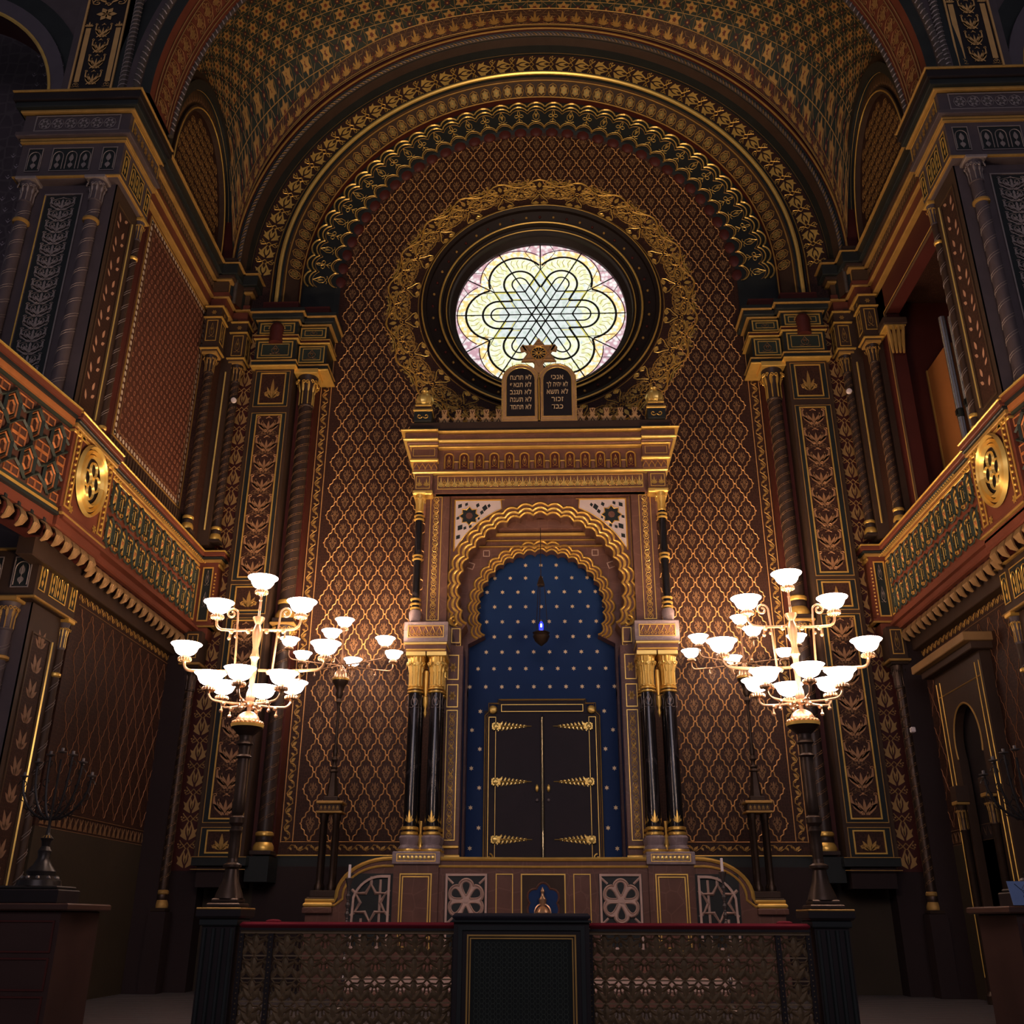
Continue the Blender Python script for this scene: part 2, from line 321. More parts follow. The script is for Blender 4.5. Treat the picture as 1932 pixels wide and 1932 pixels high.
# --- ark wall with its round window opening
WX = 0.06; WZ = 12.12; WR = 1.69                     # rose window centre, glass radius
mb = MB(); M = pY(YB)
n = 64; ring = np.array([(WX+2.28*cos(2*pi*k/n), WZ+2.28*sin(2*pi*k/n)) for k in range(n)])
sq = []
for k in range(n):
    a = 2*pi*k/n; c, s_ = cos(a), sin(a); t = min(6.0/abs(c) if abs(c) > 1e-9 else 1e9, (7.5 if s_ > 0 else WZ)/abs(s_) if abs(s_) > 1e-9 else 1e9); sq.append((t*c, WZ+t*s_))
mb.strip(ring, sq, M, -0.3, 0, BROWN)
inark = lambda u, v: abs(u) < 2.0 and v < 8.6
clipw = lambda u, v: (sqrt(u*u+(v-WZ)**2) > 2.95) and not inark(u, v) and (v < ZC-0.2 or sqrt(u*u+(v-ZC)**2) < 4.12)
lattice(mb, M, -3.9, 3.9, 2.12, 16.6, 0.333, 0.528, 0.019, 0.004, LAT, clipw, cell=DAMASK, cm=DULL)
for s in (-1, 1):                         # upright vine border and bottom border
    for k in range(26):
        stamp(mb, VINE, M, s*4.02, 2.1+0.3*k+0.15+0.0, 0.0001, 0.1, 0.003, DULL) if False else None
    MV = lambda P, s=s: np.c_[s*(4.02-P[:, 1]), YB-P[:, 2], P[:, 0]]
    for k in range(36): stamp(mb, VINE, MV, 2.25+0.26*k, 0, 0.26, 0.17, 0.005, DGOLD)
    for xx in (3.92, 4.11): mb.ribbon([(s*xx, 2.1), (s*xx, 11.6)], 0.016, M, 0.005, LAT)
    for k in range(9): stamp(mb, VINE, M, s*(3.86-0.26*k), 2.02, 0.25, 0.14, 0.004, DGOLD)
    mb.ribbon([(s*1.6, 2.11), (s*4.1, 2.11)], 0.012, M, 0.003, LAT)
mb.build('wall_back', kind='structure')
# plain dado with a black-green band and gold lines
mb = MB()
for s in (-1, 1):
    mb.box(s*2.1, s*5.25, 15.93, 16.0, 1.74, 1.9, DARK); mb.box(s*4.45, s*5.25, 15.9, 16.0, 0, 1.74, OLIVE); mb.box(s*2.1, s*4.45, 15.9, 16.0, 0, 1.74, DADO)
    mb.box(s*4.5, s*5.15, 15.3, 15.9, 1.42, 1.72, DADO); mb.box(s*4.4, s*5.22, 15.22, 15.9, 1.72, 1.84, DARK)
    mb.box(s*4.1, s*4.45, 15.38, 15.9, 1.5, 1.86, DARK)
    for z in (1.73, 1.905): mb.box(s*2.1, s*4.42, 15.915, 15.95, z-.008, z+.008, GOLD); mb.box(s*4.40, s*5.22, 15.205, 15.23, z-.07, z-.06, DGOLD)
mb.build('baseboard_back', kind='structure')

# --- rose window: splayed stone rings, lead and glass
wn = bpy.data.objects.new('window_1', None); COL.objects.link(wn); wn['kind'] = 'structure'
mb = MB(); mb.lathe([(2.36, -0.06), (2.30, -0.10), (2.24, -0.06), (2.24, 0.02), (2.02, 0.10), (2.0, 0.04), (1.95, 0.04), (1.93, 0.12), (1.86, 0.16), (1.84, 0.12), (1.81, 0.14), (1.80, 0.26), (1.70, 0.34), (1.70, 0.46)], (WX, YB, WZ), mat('black_brown_reveal', (.016, .010, .008)), 96, 'y', caps=False)
mb.build('surround', wn)
mb = MB()
for r, y, t in ((2.31, -0.07, .028), (1.985, 0.045, .022), (1.86, 0.13, .014)): mb.tube([(WX+r*cos(2*pi*k/96), YB+y, WZ+r*sin(2*pi*k/96)) for k in range(96)], t, GOLD, 8, True)
for k in range(48): a = 2*pi*k/48; mb.sph((WX+2.12*cos(a), YB+0.045, WZ+2.12*sin(a)), 0.028, DGOLD if k % 2 else MAROON, 8)
mb.build('gilt_ring', wn)
YG = YB+0.42; MG = lambda P: np.c_[WX+P[:, 0], YG-P[:, 2], WZ+P[:, 1]]
def glassm(n, c, e, pat=None): return mat(n, c, 0, .2, .12, 14, emit=None) if False else _glass(n, c, e, pat)
def _glass(name, c, e, c2):
    if name in _M: return _M[name]
    m = bpy.data.materials.new(name); m.use_nodes = True; nt = m.node_tree; nd = nt.nodes; lk = nt.links
    b = nd['Principled BSDF']; b.inputs['Base Color'].default_value = (*[x*.3 for x in c], 1); b.inputs['Roughness'].default_value = .2
    tc = nd.new('ShaderNodeTexCoord'); vo = nd.new('ShaderNodeTexVoronoi'); vo.inputs['Scale'].default_value = 11; lk.new(tc.outputs['Object'], vo.inputs['Vector'])
    rp = nd.new('ShaderNodeValToRGB'); rp.color_ramp.elements[0].position = .25; rp.color_ramp.elements[0].color = (*c, 1)
    rp.color_ramp.elements[1].position = .62; rp.color_ramp.elements[1].color = (*c2, 1); lk.new(vo.outputs['Distance'], rp.inputs[0])
    lk.new(rp.outputs[0], b.inputs['Emission Color']); b.inputs['Emission Strength'].default_value = e
    _M[name] = m; return m
G_OUT = _glass('backlit_pink_glass', (0.98, 0.93, 0.92), 1.0, (0.62, 0.36, 0.42))
G_BORD = _glass('backlit_cream_glass', (1.0, 0.98, 0.86), 1.15, (0.95, 0.62, 0.22))
G_PET = _glass('backlit_straw_glass', (0.84, 0.86, 0.46), 1.0, (0.95, 0.97, 0.82))
G_CEN = _glass('backlit_grey_glass', (0.62, 0.72, 0.66), 1.0, (0.80, 0.86, 0.84))
G_YEL = _glass('backlit_yellow_glass', (0.72, 0.62, 0.10), 0.9, (0.80, 0.75, 0.2))
mb = MB(); mb.poly(ell(0, 0, 1.71, 1.71, 96), MG, 0, G_OUT)
q = WR/475.0
for k in range(6): a = k*pi/3; mb.poly(ell(255*q*cos(a), 255*q*sin(a), 213*q, 213*q, 40), MG, .003+.0003*k, G_BORD)
for k in range(6): a = k*pi/3; mb.poly(ell(255*q*cos(a), 255*q*sin(a), 165*q, 165*q, 40), MG, .008+.0003*k, G_PET)
mb.poly(ell(0, 0, 250*q, 250*q, 24), MG, .012, G_PET)
def track(k, off, cen, nn=14):
    a = k*pi/3; P = np.vstack([np.c_[cen+off*np.cos(t), off*np.sin(t)] for t in [np.linspace(-pi/2, pi/2, nn)]]); P = np.vstack([P, -P])
    return np.c_[P[:, 0]*cos(a)-P[:, 1]*sin(a), P[:, 0]*sin(a)+P[:, 1]*cos(a)]*q
for k in range(3): mb.poly(track(k, 90, 235), MG, .018+.0003*k, G_PET); mb.poly(track(k, 44, 190), MG, .021+.0003*k, G_CEN)
mb.poly(star(0, 0, 312*q, 312*q/sqrt(3), 6, 90), MG, .0192, G_YEL)
mb.poly(star(0, 0, 286*q, 286*q/sqrt(3), 6, 90), MG, .0196, G_CEN)
mb.ribbon(star(0, 0, 205*q, 205*q/sqrt(3), 6, 90), .03, MG, .0198, G_YEL, True, rise=0)
for k in range(6):                          # painted flames in the petals
    for d in range(-70, 71, 14):
        a = k*pi/3; t = radians(d)+a; P = np.array([(255*q*cos(a)+r*q*cos(t+.04*sin(r/9)), 255*q*sin(a)+r*q*sin(t+.04*sin(r/9))) for r in range(98, 160, 9)])
        mb.ribbon(P, 0.014, MG, .022, _glass('dark_straw_glass', (.48, .42, .04), .8, (.52, .46, .1)), rise=0)
    for d in range(-100, 101, 16):
        a = k*pi/3; t = radians(d)+a; mb.poly(star(255*q*cos(a)+190*q*cos(t), 255*q*sin(a)+190*q*sin(t), .055, .025, 4, d), MG, .0225, G_CEN if (d//16) % 2 else G_BORD)
mb.build('glass_pane', wn, smooth=0)
mb = MB()
for k in range(3):
    mb.ribbon(track(k, 44, 235), .03, MG, .03, LEAD, True)
for k in range(6):
    for off, cen, w, x0 in ((90, 235, .042, 156), (165, 255, .044, 262)):
        t = np.linspace(-pi/2, pi/2, 18); P = np.vstack([[(x0, -off)], np.c_[cen+off*np.cos(t), off*np.sin(t)], [(x0, off)]]) if x0 < cen else np.c_[cen+off*np.cos(t[1:-1]*.98), off*np.sin(t[1:-1]*.98)]
        a = k*pi/3; mb.ribbon(np.c_[P[:, 0]*cos(a)-P[:, 1]*sin(a), P[:, 0]*sin(a)+P[:, 1]*cos(a)]*q, w, MG, .03, LEAD)
for k in range(12):
    a = k*pi/6; r0 = 0 if k % 2 == 0 else 300*q; mb.ribbon([(r0*cos(a), r0*sin(a)), (1.69*cos(a), 1.69*sin(a))], .026, MG, .03, LEAD)
for k in range(6):
    a = k*pi/3; P = arc(255*q*cos(a), 255*q*sin(a), 214*q, 60*k-62, 60*k+62, 24); mb.ribbon(P, .02, MG, .03, mat('purple_lead', (.10, .02, .04)))
    t = a+pi/6
    for d in (-.2, .2): mb.ribbon([(300*q*cos(t), 300*q*sin(t)), (430*q*cos(t+d), 430*q*sin(t+d)), (475*q*cos(t+d*.6), 475*q*sin(t+d*.6))], .014, MG, .03, LEAD)
for T in (star(0, 0, 305*q, 305*q/sqrt(3), 6, 90),): mb.ribbon(T, .036, MG, .03, LEAD, True)
mb.ribbon(star(0, 0, 190*q, 190*q/sqrt(3), 6, 90), .026, MG, .03, LEAD, True)
mb.build('lead_tracery', wn, smooth=0)
# gilded arabesque wreath painted round the window
mb = MB(); MW = lambda P: np.c_[WX+P[:, 1]*np.cos(pi/2-P[:, 0]/2.7), YB-P[:, 2], WZ+P[:, 1]*np.sin(pi/2-P[:, 0]/2.7)]
NW = 22; per = 2*pi*2.7/NW
for k in range(NW):
    u = k*per; vv = WZ+2.7*sin(pi/2-u/2.7); 
    if abs(2.7*cos(pi/2-u/2.7)) < 1.9 and vv < 10: 
        pass
    stamp(mb, DROP2, MW, u, 2.53, per*0.6, 0.28, .006, GOLDB); stamp(mb, [('P', ell(-.2, -.3, .16, .14, 8)), ('P', ell(.2, -.3, .16, .14, 8))], MW, u, 2.53, per*.6, .28, .004, GOLD)
    stamp(mb, ARAB, MW, u, 2.83, per*0.98, 0.42, .004, GOLD)
    stamp(mb, ARAB, MW, u+per/2, 2.72, per*0.9, -0.34, .003, GOLD)
    mb.ribbon(np.c_[u+np.linspace(-.5, .5, 9)*per, 2.96+0.09*np.cos(np.linspace(-pi, pi, 9))], .03, MW, .005, GOLD); stamp(mb, FAN, MW, u+per/2, 3.0, per*.5, .16, .005, GOLD); [stamp(mb, [('P', leaf(0, 0, .1, .035, aa))], MW, u+per*q1, 2.6+.12*q2, 1, 1, .004, DGOLD) for q1 in (-.4, -.2, .2, .4) for q2 in (0, 1, 2) for aa in (60, 150)]
for k in range(2*NW):
    u = k*per/2; stamp(mb, ARAB, MW, u+per/4, 2.60, per*.48, .22, .003, DGOLD); stamp(mb, PALM, MW, u+per/4, 2.9, per*.4, .2, .003, DGOLD)
for r, w in ((2.40, .02),): mb.ribbon(np.c_[np.linspace(0, 2*pi*2.7, 97), np.full(97, r)], w, MW, .003, DGOLD)
mb.build('trim_1', kind='structure')

# --- great arch: receding mouldings between the ark wall and the vault
mb = MB()
RP = [(3.84, 16.0, BROWN), (3.90, 15.97, DARK), (4.0, 15.93, DARK), (4.64, 15.86, MAROON), (4.66, 15.72, UMBER), (4.86, 15.52, TAN), (4.90, 15.44, DARK), (5.00, 15.42, DARK), (5.10, 15.58, RED), (5.14, 15.55, BROWN), (5.52, 15.42, DARK), (5.56, 15.2, UMBER), (5.62, 15.05, DARK), (5.72, 14.98, MAROON), (5.75, 14.9, MAROON), (5.76, 15.0, MAROON), (6.9, 15.0, MAROON)]
NA = 96; zs = [11.5]+[ZC]*0
def path(r, y):
    P = [(-r, y, 11.55)]+[(r*cos(pi-pi*k/NA), y, ZC+r*sin(pi*k/NA)) for k in range(NA+1)]+[(r, y, 11.55)]
    return P
for (r0, y0, m0), (r1, y1, m1) in zip(RP[:-1], RP[1:]):
    A, B = path(r0, y0), path(r1, y1); N = len(A); mb.add(A+B, [(i, i+1, N+i+1, N+i) for i in range(N-1)], m0)
mb.build('trim_2', kind='structure', smooth=40)
mb = MB()
for r, y, t, m in ((4.97, 15.38, .04, GOLDB), (5.05, 15.4, .016, DARK), (4.87, 15.48, .014, DGOLD), (4.61, 15.68, .014, DGOLD), (5.13, 15.5, .014, DGOLD), (5.54, 15.38, .014, DGOLD)): mb.tube(path(r, y), t, m, 7)
# rope moulding
for k in range(230):
    a = pi*k/229; P = [((5.64+.035*cos(t))*cos(a+d), 15.02+.035*sin(t)-.02, ZC+(5.64+.035*cos(t))*sin(a+d)) for t, d in zip(np.linspace(-2.6, .6, 5), np.linspace(0, .022, 5))]
    mb.tube(P, .009, SILV if k % 2 else DGOLD, 4)
mb.tube(path(5.64, 15.0), .035, ROPE, 8); mb.tube(path(5.73, 14.92), .02, DGOLD, 6)
ML = annu(ZC, 5.14, 15.55, 5.52, 15.42, 5.33); L = pi*5.33; nk = 40; p_ = L/nk      # leaf band
MLr = lambda P: ML(np.c_[P[:, 1], P[:, 0], P[:, 2]])
for k in range(nk):
    MK = lambda P, k=k: ML(np.c_[(k+.5)*p_+P[:, 1], 5.33+P[:, 0], P[:, 2]])
    stamp(mb, GRAPE, MK, 0, 0, .34, p_*.98, .004, GOLD)
MR = annu(ZC, 4.62, 15.72, 4.86, 15.52, 4.74); nk = 62; p_ = pi*4.74/nk               # rosette band
for k in range(nk):
    u = (k+.5)*p_; mb.ribbon(np.c_[u+.1*np.cos(np.linspace(0, 2*pi, 9))[:-1], 4.74+.1*np.sin(np.linspace(0, 2*pi, 9))[:-1]], .014, MR, .004, DGOLD, True)
    mb.poly(star(u, 4.74, .082, .058, 6), MR, .004, mat('green_gold_rosette', (.20, .15, .05), .3, .4)); mb.ribbon(star(u, 4.74, .078, .056, 6), .012, MR, .008, DGOLD, True)
    mb.poly(ell(u, 4.74, .022, .022, 6), MR, .012, DGOLD)
mb.build('trim_3', kind='structure')
# scalloped (multifoil) ring
mb = MB(); MS = annu(ZC, 4.0, 15.93, 4.56, 15.88, 4.34); nk = 37; a0 = -.02; p_ = pi*4.34/nk
for k in range(nk):
    u = (k+.5)*p_
    for R0, w, hh, m in ((4.62, .034, .03, GOLDB), (4.565, .03, .02, DARK), (4.52, .028, .03, GOLDB), (4.46, .014, .012, DGOLD)):
        t = np.linspace(0, 1, 9); mb.ribbon(np.c_[u+(t-.5)*p_, R0-.11*(1-np.sin(pi*t)**.7)], w, MS, hh, m, rise=.7)
    stamp(mb, TREF if k % 2 else BUD, MS, u, 4.30, p_*.66, .32, .012, GOLDB)
    t = np.linspace(-pi, 0, 9)
    P = np.array([(u-p_/2, 4.02), (u-p_*.44, 4.07), (u-p_*.3, 4.12), (u-p_*.12, 4.15), (u, 4.16), (u+p_*.12, 4.15), (u+p_*.3, 4.12), (u+p_*.44, 4.07), (u+p_/2, 4.02)])
    mb.ribbon(P-np.array([0, .02]), .022, MS, .03, GOLDB); mb.ribbon(P-np.array([0, .055]), .014, MS, .02, DGOLD)
    a = pi-u/4.34; c = (3.96*cos(a), 15.985, ZC+3.96*sin(a)); mb.sph(c, .15, MAROON, 12, (1, .4, 1))
    c = (3.92*cos(a), 15.995, ZC+3.92*sin(a)); MK = lambda P, a=a: np.c_[(3.78-P[:, 1]*0-P[:, 1])*cos(a)-P[:, 0]*sin(a), YB-P[:, 2], ZC+(3.78-P[:, 1])*sin(a)+P[:, 0]*cos(a)]
    stamp(mb, TREF, MK, 0, 0, .15, .15, .004, DULL)
mb.build('trim_4', kind='structure')

# --- vault: a sail over the arm, resting on the great arch, the hall arch and the side lunettes
Y0V, Y1V, ZTOP = 12.0, 14.95, 18.35
LC, LR_ = 13.6, 1.66                    # lunette centre and radius along the side walls
def vault_pt(t, y):                      # t 0..pi from left to right
    q_ = max(0.0, 1-((y-LC)/LR_)**2)**.5*2.55; z_s = ZC+q_
    k = min(1, max(0, (y-14.3)/.65)); z_s = ZC+q_*(1-k*k); a = 6.02-(6.02-5.74)*k; k2 = min(1, max(0, (12.5-y)/.5)); zt = ZTOP-(0 if k < 1 else 0)
    return -a*cos(t), y, z_s+(zt-z_s)*sin(t)**.92
VY = [ (Y0V+Y1V)/2-(Y1V-Y0V)/2*cos(pi*k/40) for k in range(41)]; NT = 72
mb = MB(); V = [vault_pt(pi*i/NT, y) for y in VY for i in range(NT+1)]
mb.add(V, [(j*(NT+1)+i, j*(NT+1)+i+1, (j+1)*(NT+1)+i+1, (j+1)*(NT+1)+i) for j in range(len(VY)-1) for i in range(NT)], TEAL)
def MVt(P):
    o = []
    for u, v, h in P:
        t = pi/2+u/5.9; t = min(pi, max(0, t)); x, y, z = vault_pt(t, min(Y1V, max(Y0V, v))); d = sqrt(x*x+(z-ZC)**2); f = 1-h/d; o.append((x*f, y, ZC+(z-ZC)*f))
    return np.array(o)
cv = .295
VG = mat('vault_gold_ochre', (0.44, 0.26, 0.08), .25, .5, .3, 5); VM = mat('vault_maroon', (0.075, 0.02, 0.022)); VO = mat('vault_outline', (0.34, 0.2, 0.08), .3, .5)
for i in range(-31, 32):
    for j in range(11):
        u = i*cv; v = 12.1+j*cv*.98+.1
        if v > Y1V-.1: continue
        if (i+j) % 2 == 0:
            mb.poly(star(u, v, .145, .083, 6), MVt, .006, VG); mb.ribbon(star(u, v, .147, .085, 6), .012, MVt, .008, VO, True)
            stamp(mb, ROSE, MVt, u, v, .13, .13, .01, RED)
        else:
            stamp(mb, ROSE, MVt, u, v, .17, .17, .006, VM); mb.poly(ell(u, v, .02, .02, 6), MVt, .01, VG)
            for d in (-1, 1):
                for e in (-1, 1): mb.ribbon([(u+d*.05, v+e*.05), (u+d*.13, v+e*.13)], .012, MVt, .005, VO)
        for d in (0, 1):
            P = [(u-cv/2, v+cv/2), (u, v+cv/2), (u+cv/2, v+cv/2)] if d else [(u+cv/2, v-cv/2), (u+cv/2, v), (u+cv/2, v+cv/2)]
            mb.ribbon(P, .010, MVt, .004, VG)
mb.build('ceiling', kind='structure', smooth=60)
# painted border where the vault meets the great arch
def stretch(u): q = MVt(np.array([[u, Y1V-.30, 0], [u, Y1V-.01, 0]])); return max(1.0, float(np.linalg.norm(q[0]-q[1]))/.29)
mb = MB(); MO = lambda P: MVt(np.array([(p[0], Y1V-.01-p[1]/stretch(min(9.0, abs(p[0])))**1.15, p[2]) for p in P]))
us = np.linspace(-9.2, 9.2, 91)
mb.add(np.vstack([MO(np.array([[u, v, .008] for u in us])) for v in np.linspace(.42, 0, 9)]), [(j*91+i, j*91+i+1, j*91+92+i, j*91+91+i) for j in range(8) for i in range(90)], mat('vault_border_ground', (.06, .03, .02)))
for k in range(-31, 32): stamp(mb, PALM, MO, k*.29, .22, .28, .32, .014, DGOLD); stamp(mb, BUD, MO, k*.29+.145, .14, .2, .2, .014, RED)
for d in (.03, .41): mb.ribbon(np.c_[us, np.full(91, d)], .02, MO, .014, DGOLD)
mb.build('trim_5', kind='structure')

# ================================================================ columns
def capital_mb(mb, cx, cy, z0, r, h, m, m2, w=None):
    w = w or r*1.75
    mb.lathe([(r, 0), (r*1.12, .012), (r*1.12, .03), (r*.98, .04), (r*1.0, h*.4), (r*1.3, h*.72), (w*.85, h*.86)], (cx, cy, z0), m2, 48 if w == .15 else 16, lobes=14 if w == .15 else 0, lob=.05)
    mb.box(cx-w, cx+w, cy-w, cy+w, z0+h*.86, z0+h, m, b=.01)
    for k in range(8):                    # upright leaves
        a = 2*pi*k/8+pi/8; P = []
        for t in np.linspace(0, 1, 6): P.append((r*(1.03+.02*t+.28*t**3), h*(.42+.3*t-.06*max(0, t-.8)*5)))
        Q = [(cx+rr*cos(a), cy+rr*sin(a), z0+zz) for rr, zz in P]; mb.tube(Q, [r*.12, r*.2, r*.24, r*.22, r*.17, r*.1], m, 5)
        Q = [(cx+r*1.04*cos(a+d), cy+r*1.04*sin(a+d), z0+h*(.05+.36*t)) for d, t in ((0, 0), (0, .5), (0, 1))]; mb.tube(Q, r*.1, m, 5)
    for k in range(4):                    # corner and face volutes
        for a, q_ in ((pi/4+k*pi/2, 1.0), (k*pi/2, .8)):
            for sg in (-1, 1):
                t = np.linspace(0, 1, 12); th = -pi/2+sg*0+2*pi*1.2*t; rr = r*.30*(1-.75*t)
                base = np.array([cx+w*q_*.98*cos(a), cy+w*q_*.98*sin(a), z0+h*.66]); tv = np.array([-sin(a), cos(a), 0])*sg
                Q = [base+tv*(r*.32+R_*cos(x)*-1)+np.array([0, 0, R_*sin(x)]) for x, R_ in zip(th, rr)]
                mb.tube(Q, [r*(.14 if w == .15 else .085)*(1-.5*x) for x in t], m, 5)
def column(parent, cx, cy, z0, z1, r, capm, shm, gm, spiral_m=None, ch=None, bh=None, turns=9, name='column', rings=()):
    ch = ch or r*3.2; bh = bh or r*2.6
    mb = MB(); mb.box(cx-r*1.4, cx+r*1.4, cy-r*1.4, cy+r*1.4, z0, z0+bh*.18, shm, b=.008)
    mb.lathe([(r*1.35, bh*.18), (r*1.42, bh*.3), (r*1.3, bh*.42), (r*1.05, bh*.55)], (cx, cy, z0), gm, 18)
    mb.lathe([(r*1.05, bh*.5), (r*1.12, bh*.62), (r*1.12, bh*.72), (r*1.05, bh*.8)], (cx, cy, z0), shm, 18)
    mb.lathe([(r*1.0, bh*.78), (r*1.22, bh*.84), (r*1.22, bh*.94), (r, bh)], (cx, cy, z0), gm, 18)
    mb.build('base', parent)
    mb = MB(); mb.lathe([(r, z0+bh), (r*.97, (z0+z1)/2), (r*.93, z1-ch)], (cx, cy, 0), shm, 18)
    for z in rings: mb.lathe([(r, z-.035), (r*1.2, z-.025), (r*1.2, z+.025), (r, z+.035)], (cx, cy, 0), gm, 18)
    if spiral_m:
        Mc = cyl(cx, cy, r); L = z1-ch-z0-bh; nn = int(turns)
        for k in range(nn*2):
            zc_ = z0+bh+.05+k*L/(nn*2)
            for d in (-.016, .016): mb.ribbon(np.array([(r*a, zc_+d+L/(nn*2)*1.5*(a+2.2)/4.4) for a in np.linspace(-2.2, 2.2, 9)]), .006, Mc, .003, spiral_m)
            for a in np.linspace(-1.6, 1.6, 6): mb.poly(ell(r*a, zc_+L/(nn*2)*1.5*(a+2.2)/4.4, .008, .008, 5), Mc, .004, spiral_m)
    mb.build('shaft', parent)
    mb = MB(); capital_mb(mb, cx, cy, z1-ch, r, ch, capm, shm); mb.build('capital', parent)

def arcade(mb, M, u0, u1, v0, v1, n, bg, m, m2=None, h=.01):
    """a row of little pointed niches in relief"""
    mb.poly([(u0, v0), (u1, v0), (u1, v1), (u0, v1)], M, h*.2, bg); frame(mb, M, u0, u1, v0, v1, .012, h*.5, m); p = (u1-u0)/n
    for k in range(n):
        c = u0+(k+.5)*p; w = p*.38; H_ = v1-v0; t = np.linspace(0, pi, 9)
        P = np.vstack([[(c-w, v0+.08*H_)], np.c_[c-w*np.cos(t), v0+H_*.62+H_*.22*np.sin(t)], [(c+w, v0+.08*H_)]])
        mb.ribbon(P, .014, M, h, m); mb.poly(leaf(c, v0+H_*.4, H_*.34, p*.34), M, h, m2 or m); mb.poly(leaf(c, v0+H_*.36, H_*.24, p*.36, -90), M, h, m2 or m)
        mb.ribbon([(c, v0+.1*H_), (c, v0+.7*H_)], .006, M, h, m2 or m)

# --- piers of the great arch, each a panelled pilaster with an entablature, and its two spiral columns
def side_word(s): return 'left' if s < 0 else 'right'
for s in (-1, 1):
    sw = side_word(s); M = pY(15.3, s)
    e = empty('pilaster', (s*4.8, 15.3, 1.84), f'panelled pilaster with gilt fan ornament under the {sw} end of the great arch', 'pilaster')
    mb = MB(); mb.box(s*4.47, s*5.18, 15.3, 15.98, 1.84, 10.3, UMBER); mb.box(s*4.13, s*4.47, 15.68, 15.98, 1.88, 10.3, MAROON)
    mb.box(s*5.18, s*5.24, 15.36, 15.98, 1.84, 10.4, TAN)
    mb.build('body', e)
    for (v0, v1) in ((1.84, 2.27), (2.33, 5.56), (5.62, 6.14), (6.2, 9.38), (9.5, 10.24)):
        mb = MB(); mb.poly([(4.53, v0), (5.14, v0), (5.14, v1), (4.53, v1)], M, .006, DARK)
        mb.poly([(4.60, v0+.07), (5.04, v0+.07), (5.04, v1-.05), (4.60, v1-.05)], M, .01, BROWN)
        frame(mb, M, 4.59, 5.06, v0+.05, v1-.04, .022, .01, GOLD); frame(mb, M, 4.52, 5.15, v0, v1, .012, .006, DGOLD)
        if v1-v0 > 1:
            nn = int(round((v1-v0)/.38)); p_ = (v1-v0-.12)/nn
            for k in range(nn): stamp(mb, ARAB, M, 4.82, v0+.07+(k+1)*p_, .36, p_*.4, .012, DULL) if k < nn-1 else None; stamp(mb, FAN, M, 4.82, v0+.07+(k+.5)*p_, .40, p_*.95, .014, mat('fan_copper', (.36, .19, .09), .2, .5, .3, 4))
        else: stamp(mb, PALM, M, 4.82, (v0+v1)/2, .34, (v1-v0)*.66, .014, DGOLD)
        mb.build('panel', e)
    # entablature blocks
    mb = MB(); mb.box(s*4.45, s*5.2, 15.22, 15.98, 10.3, 11.28, DARK); mb.box(s*3.92, s*4.5, 15.42, 15.98, 10.3, 11.28, DARK)
    for (x0, x1, yf) in ((4.45, 5.2, 15.22), (3.90, 4.48, 15.40)):
        sx0, sx1 = (s*x0, s*x1) if s > 0 else (s*x1, s*x0)
        moulding(mb, sx0, sx1, yf, 10.28, [(.04, .05, 0), (.07, .03, 1), (.03, .05, 2)], [GOLD, DARK, DGOLD], back=15.98)
        moulding(mb, sx0, sx1, yf, 10.86, [(.03, .04, 0), (.05, .02, 1), (.02, .04, 2)], [GOLD, MAROON, DGOLD], back=15.98)
        moulding(mb, sx0, sx1, yf, 11.26, [(.03, .04, 2), (.1, .1, 1), (.025, .14, 0), (.08, .13, 1), (.05, .06, 1)], [DGOLD, DARK, DGOLD], back=15.98)
        mb.box(sx0+.04, sx1-.04, yf+.02, 15.98, 11.5, 11.72, MAROON)
        for (v0, v1) in ((10.46, 10.82), (10.99, 11.22)):
            Mx = pY(yf, 1); a, b = sx0+.05, sx1-.05
            mb.poly([(a, v0), (b, v0), (b, v1), (a, v1)], Mx, .008, TEAL); frame(mb, Mx, a, b, v0, v1, .022, .008, GOLD); frame(mb, Mx, a+.07, b-.07, v0+.06, v1-.05, .012, .008, GOLD)
            stamp(mb, BUD, Mx, (a+b)/2, (v0+v1)/2, .24, (v1-v0)*.6, .012, DULL)
        if x0 == 4.45:
            mb.lathe([(.13, 0), (.13, .30), (.0, .31)], (s*4.83, yf, 10.78), MAROON, 16); mb.sph((s*4.83, yf-.0, 11.1), .13, MAROON, 14)
            mb.tube([(s*4.83+.15*cos(t), yf-.03, 11.08+.13*sin(t)) for t in np.linspace(0, pi, 12)], .014, DGOLD, 6)
    mb.build('entablature', e)
    lo = empty('column', (s*4.24, 15.52, 1.88), f'lower spiral-banded column beside the {sw} pilaster, behind the lamp standards', 'column')
    column(lo, s*4.24, 15.52, 1.88, 5.5, .115, DGOLD, SHAFT, GOLD, DULL, ch=.3, bh=.34, turns=8)
    up = empty('column', (s*4.24, 15.52, 5.5), f'upper spiral-banded column beside the {sw} pilaster, with a gilt leaf capital', 'column')
    column(up, s*4.24, 15.52, 5.5, 10.3, .125, GOLD, SHAFT, GOLD, DULL, ch=.72, bh=.42, turns=11)
    # leafy strip between the pilaster and the corner
    mb = MB(); mb.box(s*5.24, s*6.3, 15.6, 16.0, 0, 12.6, MAROON); mb.box(s*5.2, s*6.3, 15.57, 16, 0, 1.66, DADO); Ms = pY(15.6, s)
    nn = 27; p_ = (12.5-1.7)/nn
    for k in range(nn): stamp(mb, GRAPE, Ms, 5.45, 1.7+(k+.5)*p_, .3, p_, .004, mat('strip_gold', (.46, .27, .095), .2, .5, .3, 4))
    mb.ribbon([(5.27, 1.7), (5.27, 12.5)], .012, Ms, .003, DGOLD)
    mb.build('trim_%d' % (10 if s < 0 else 11), kind='structure')

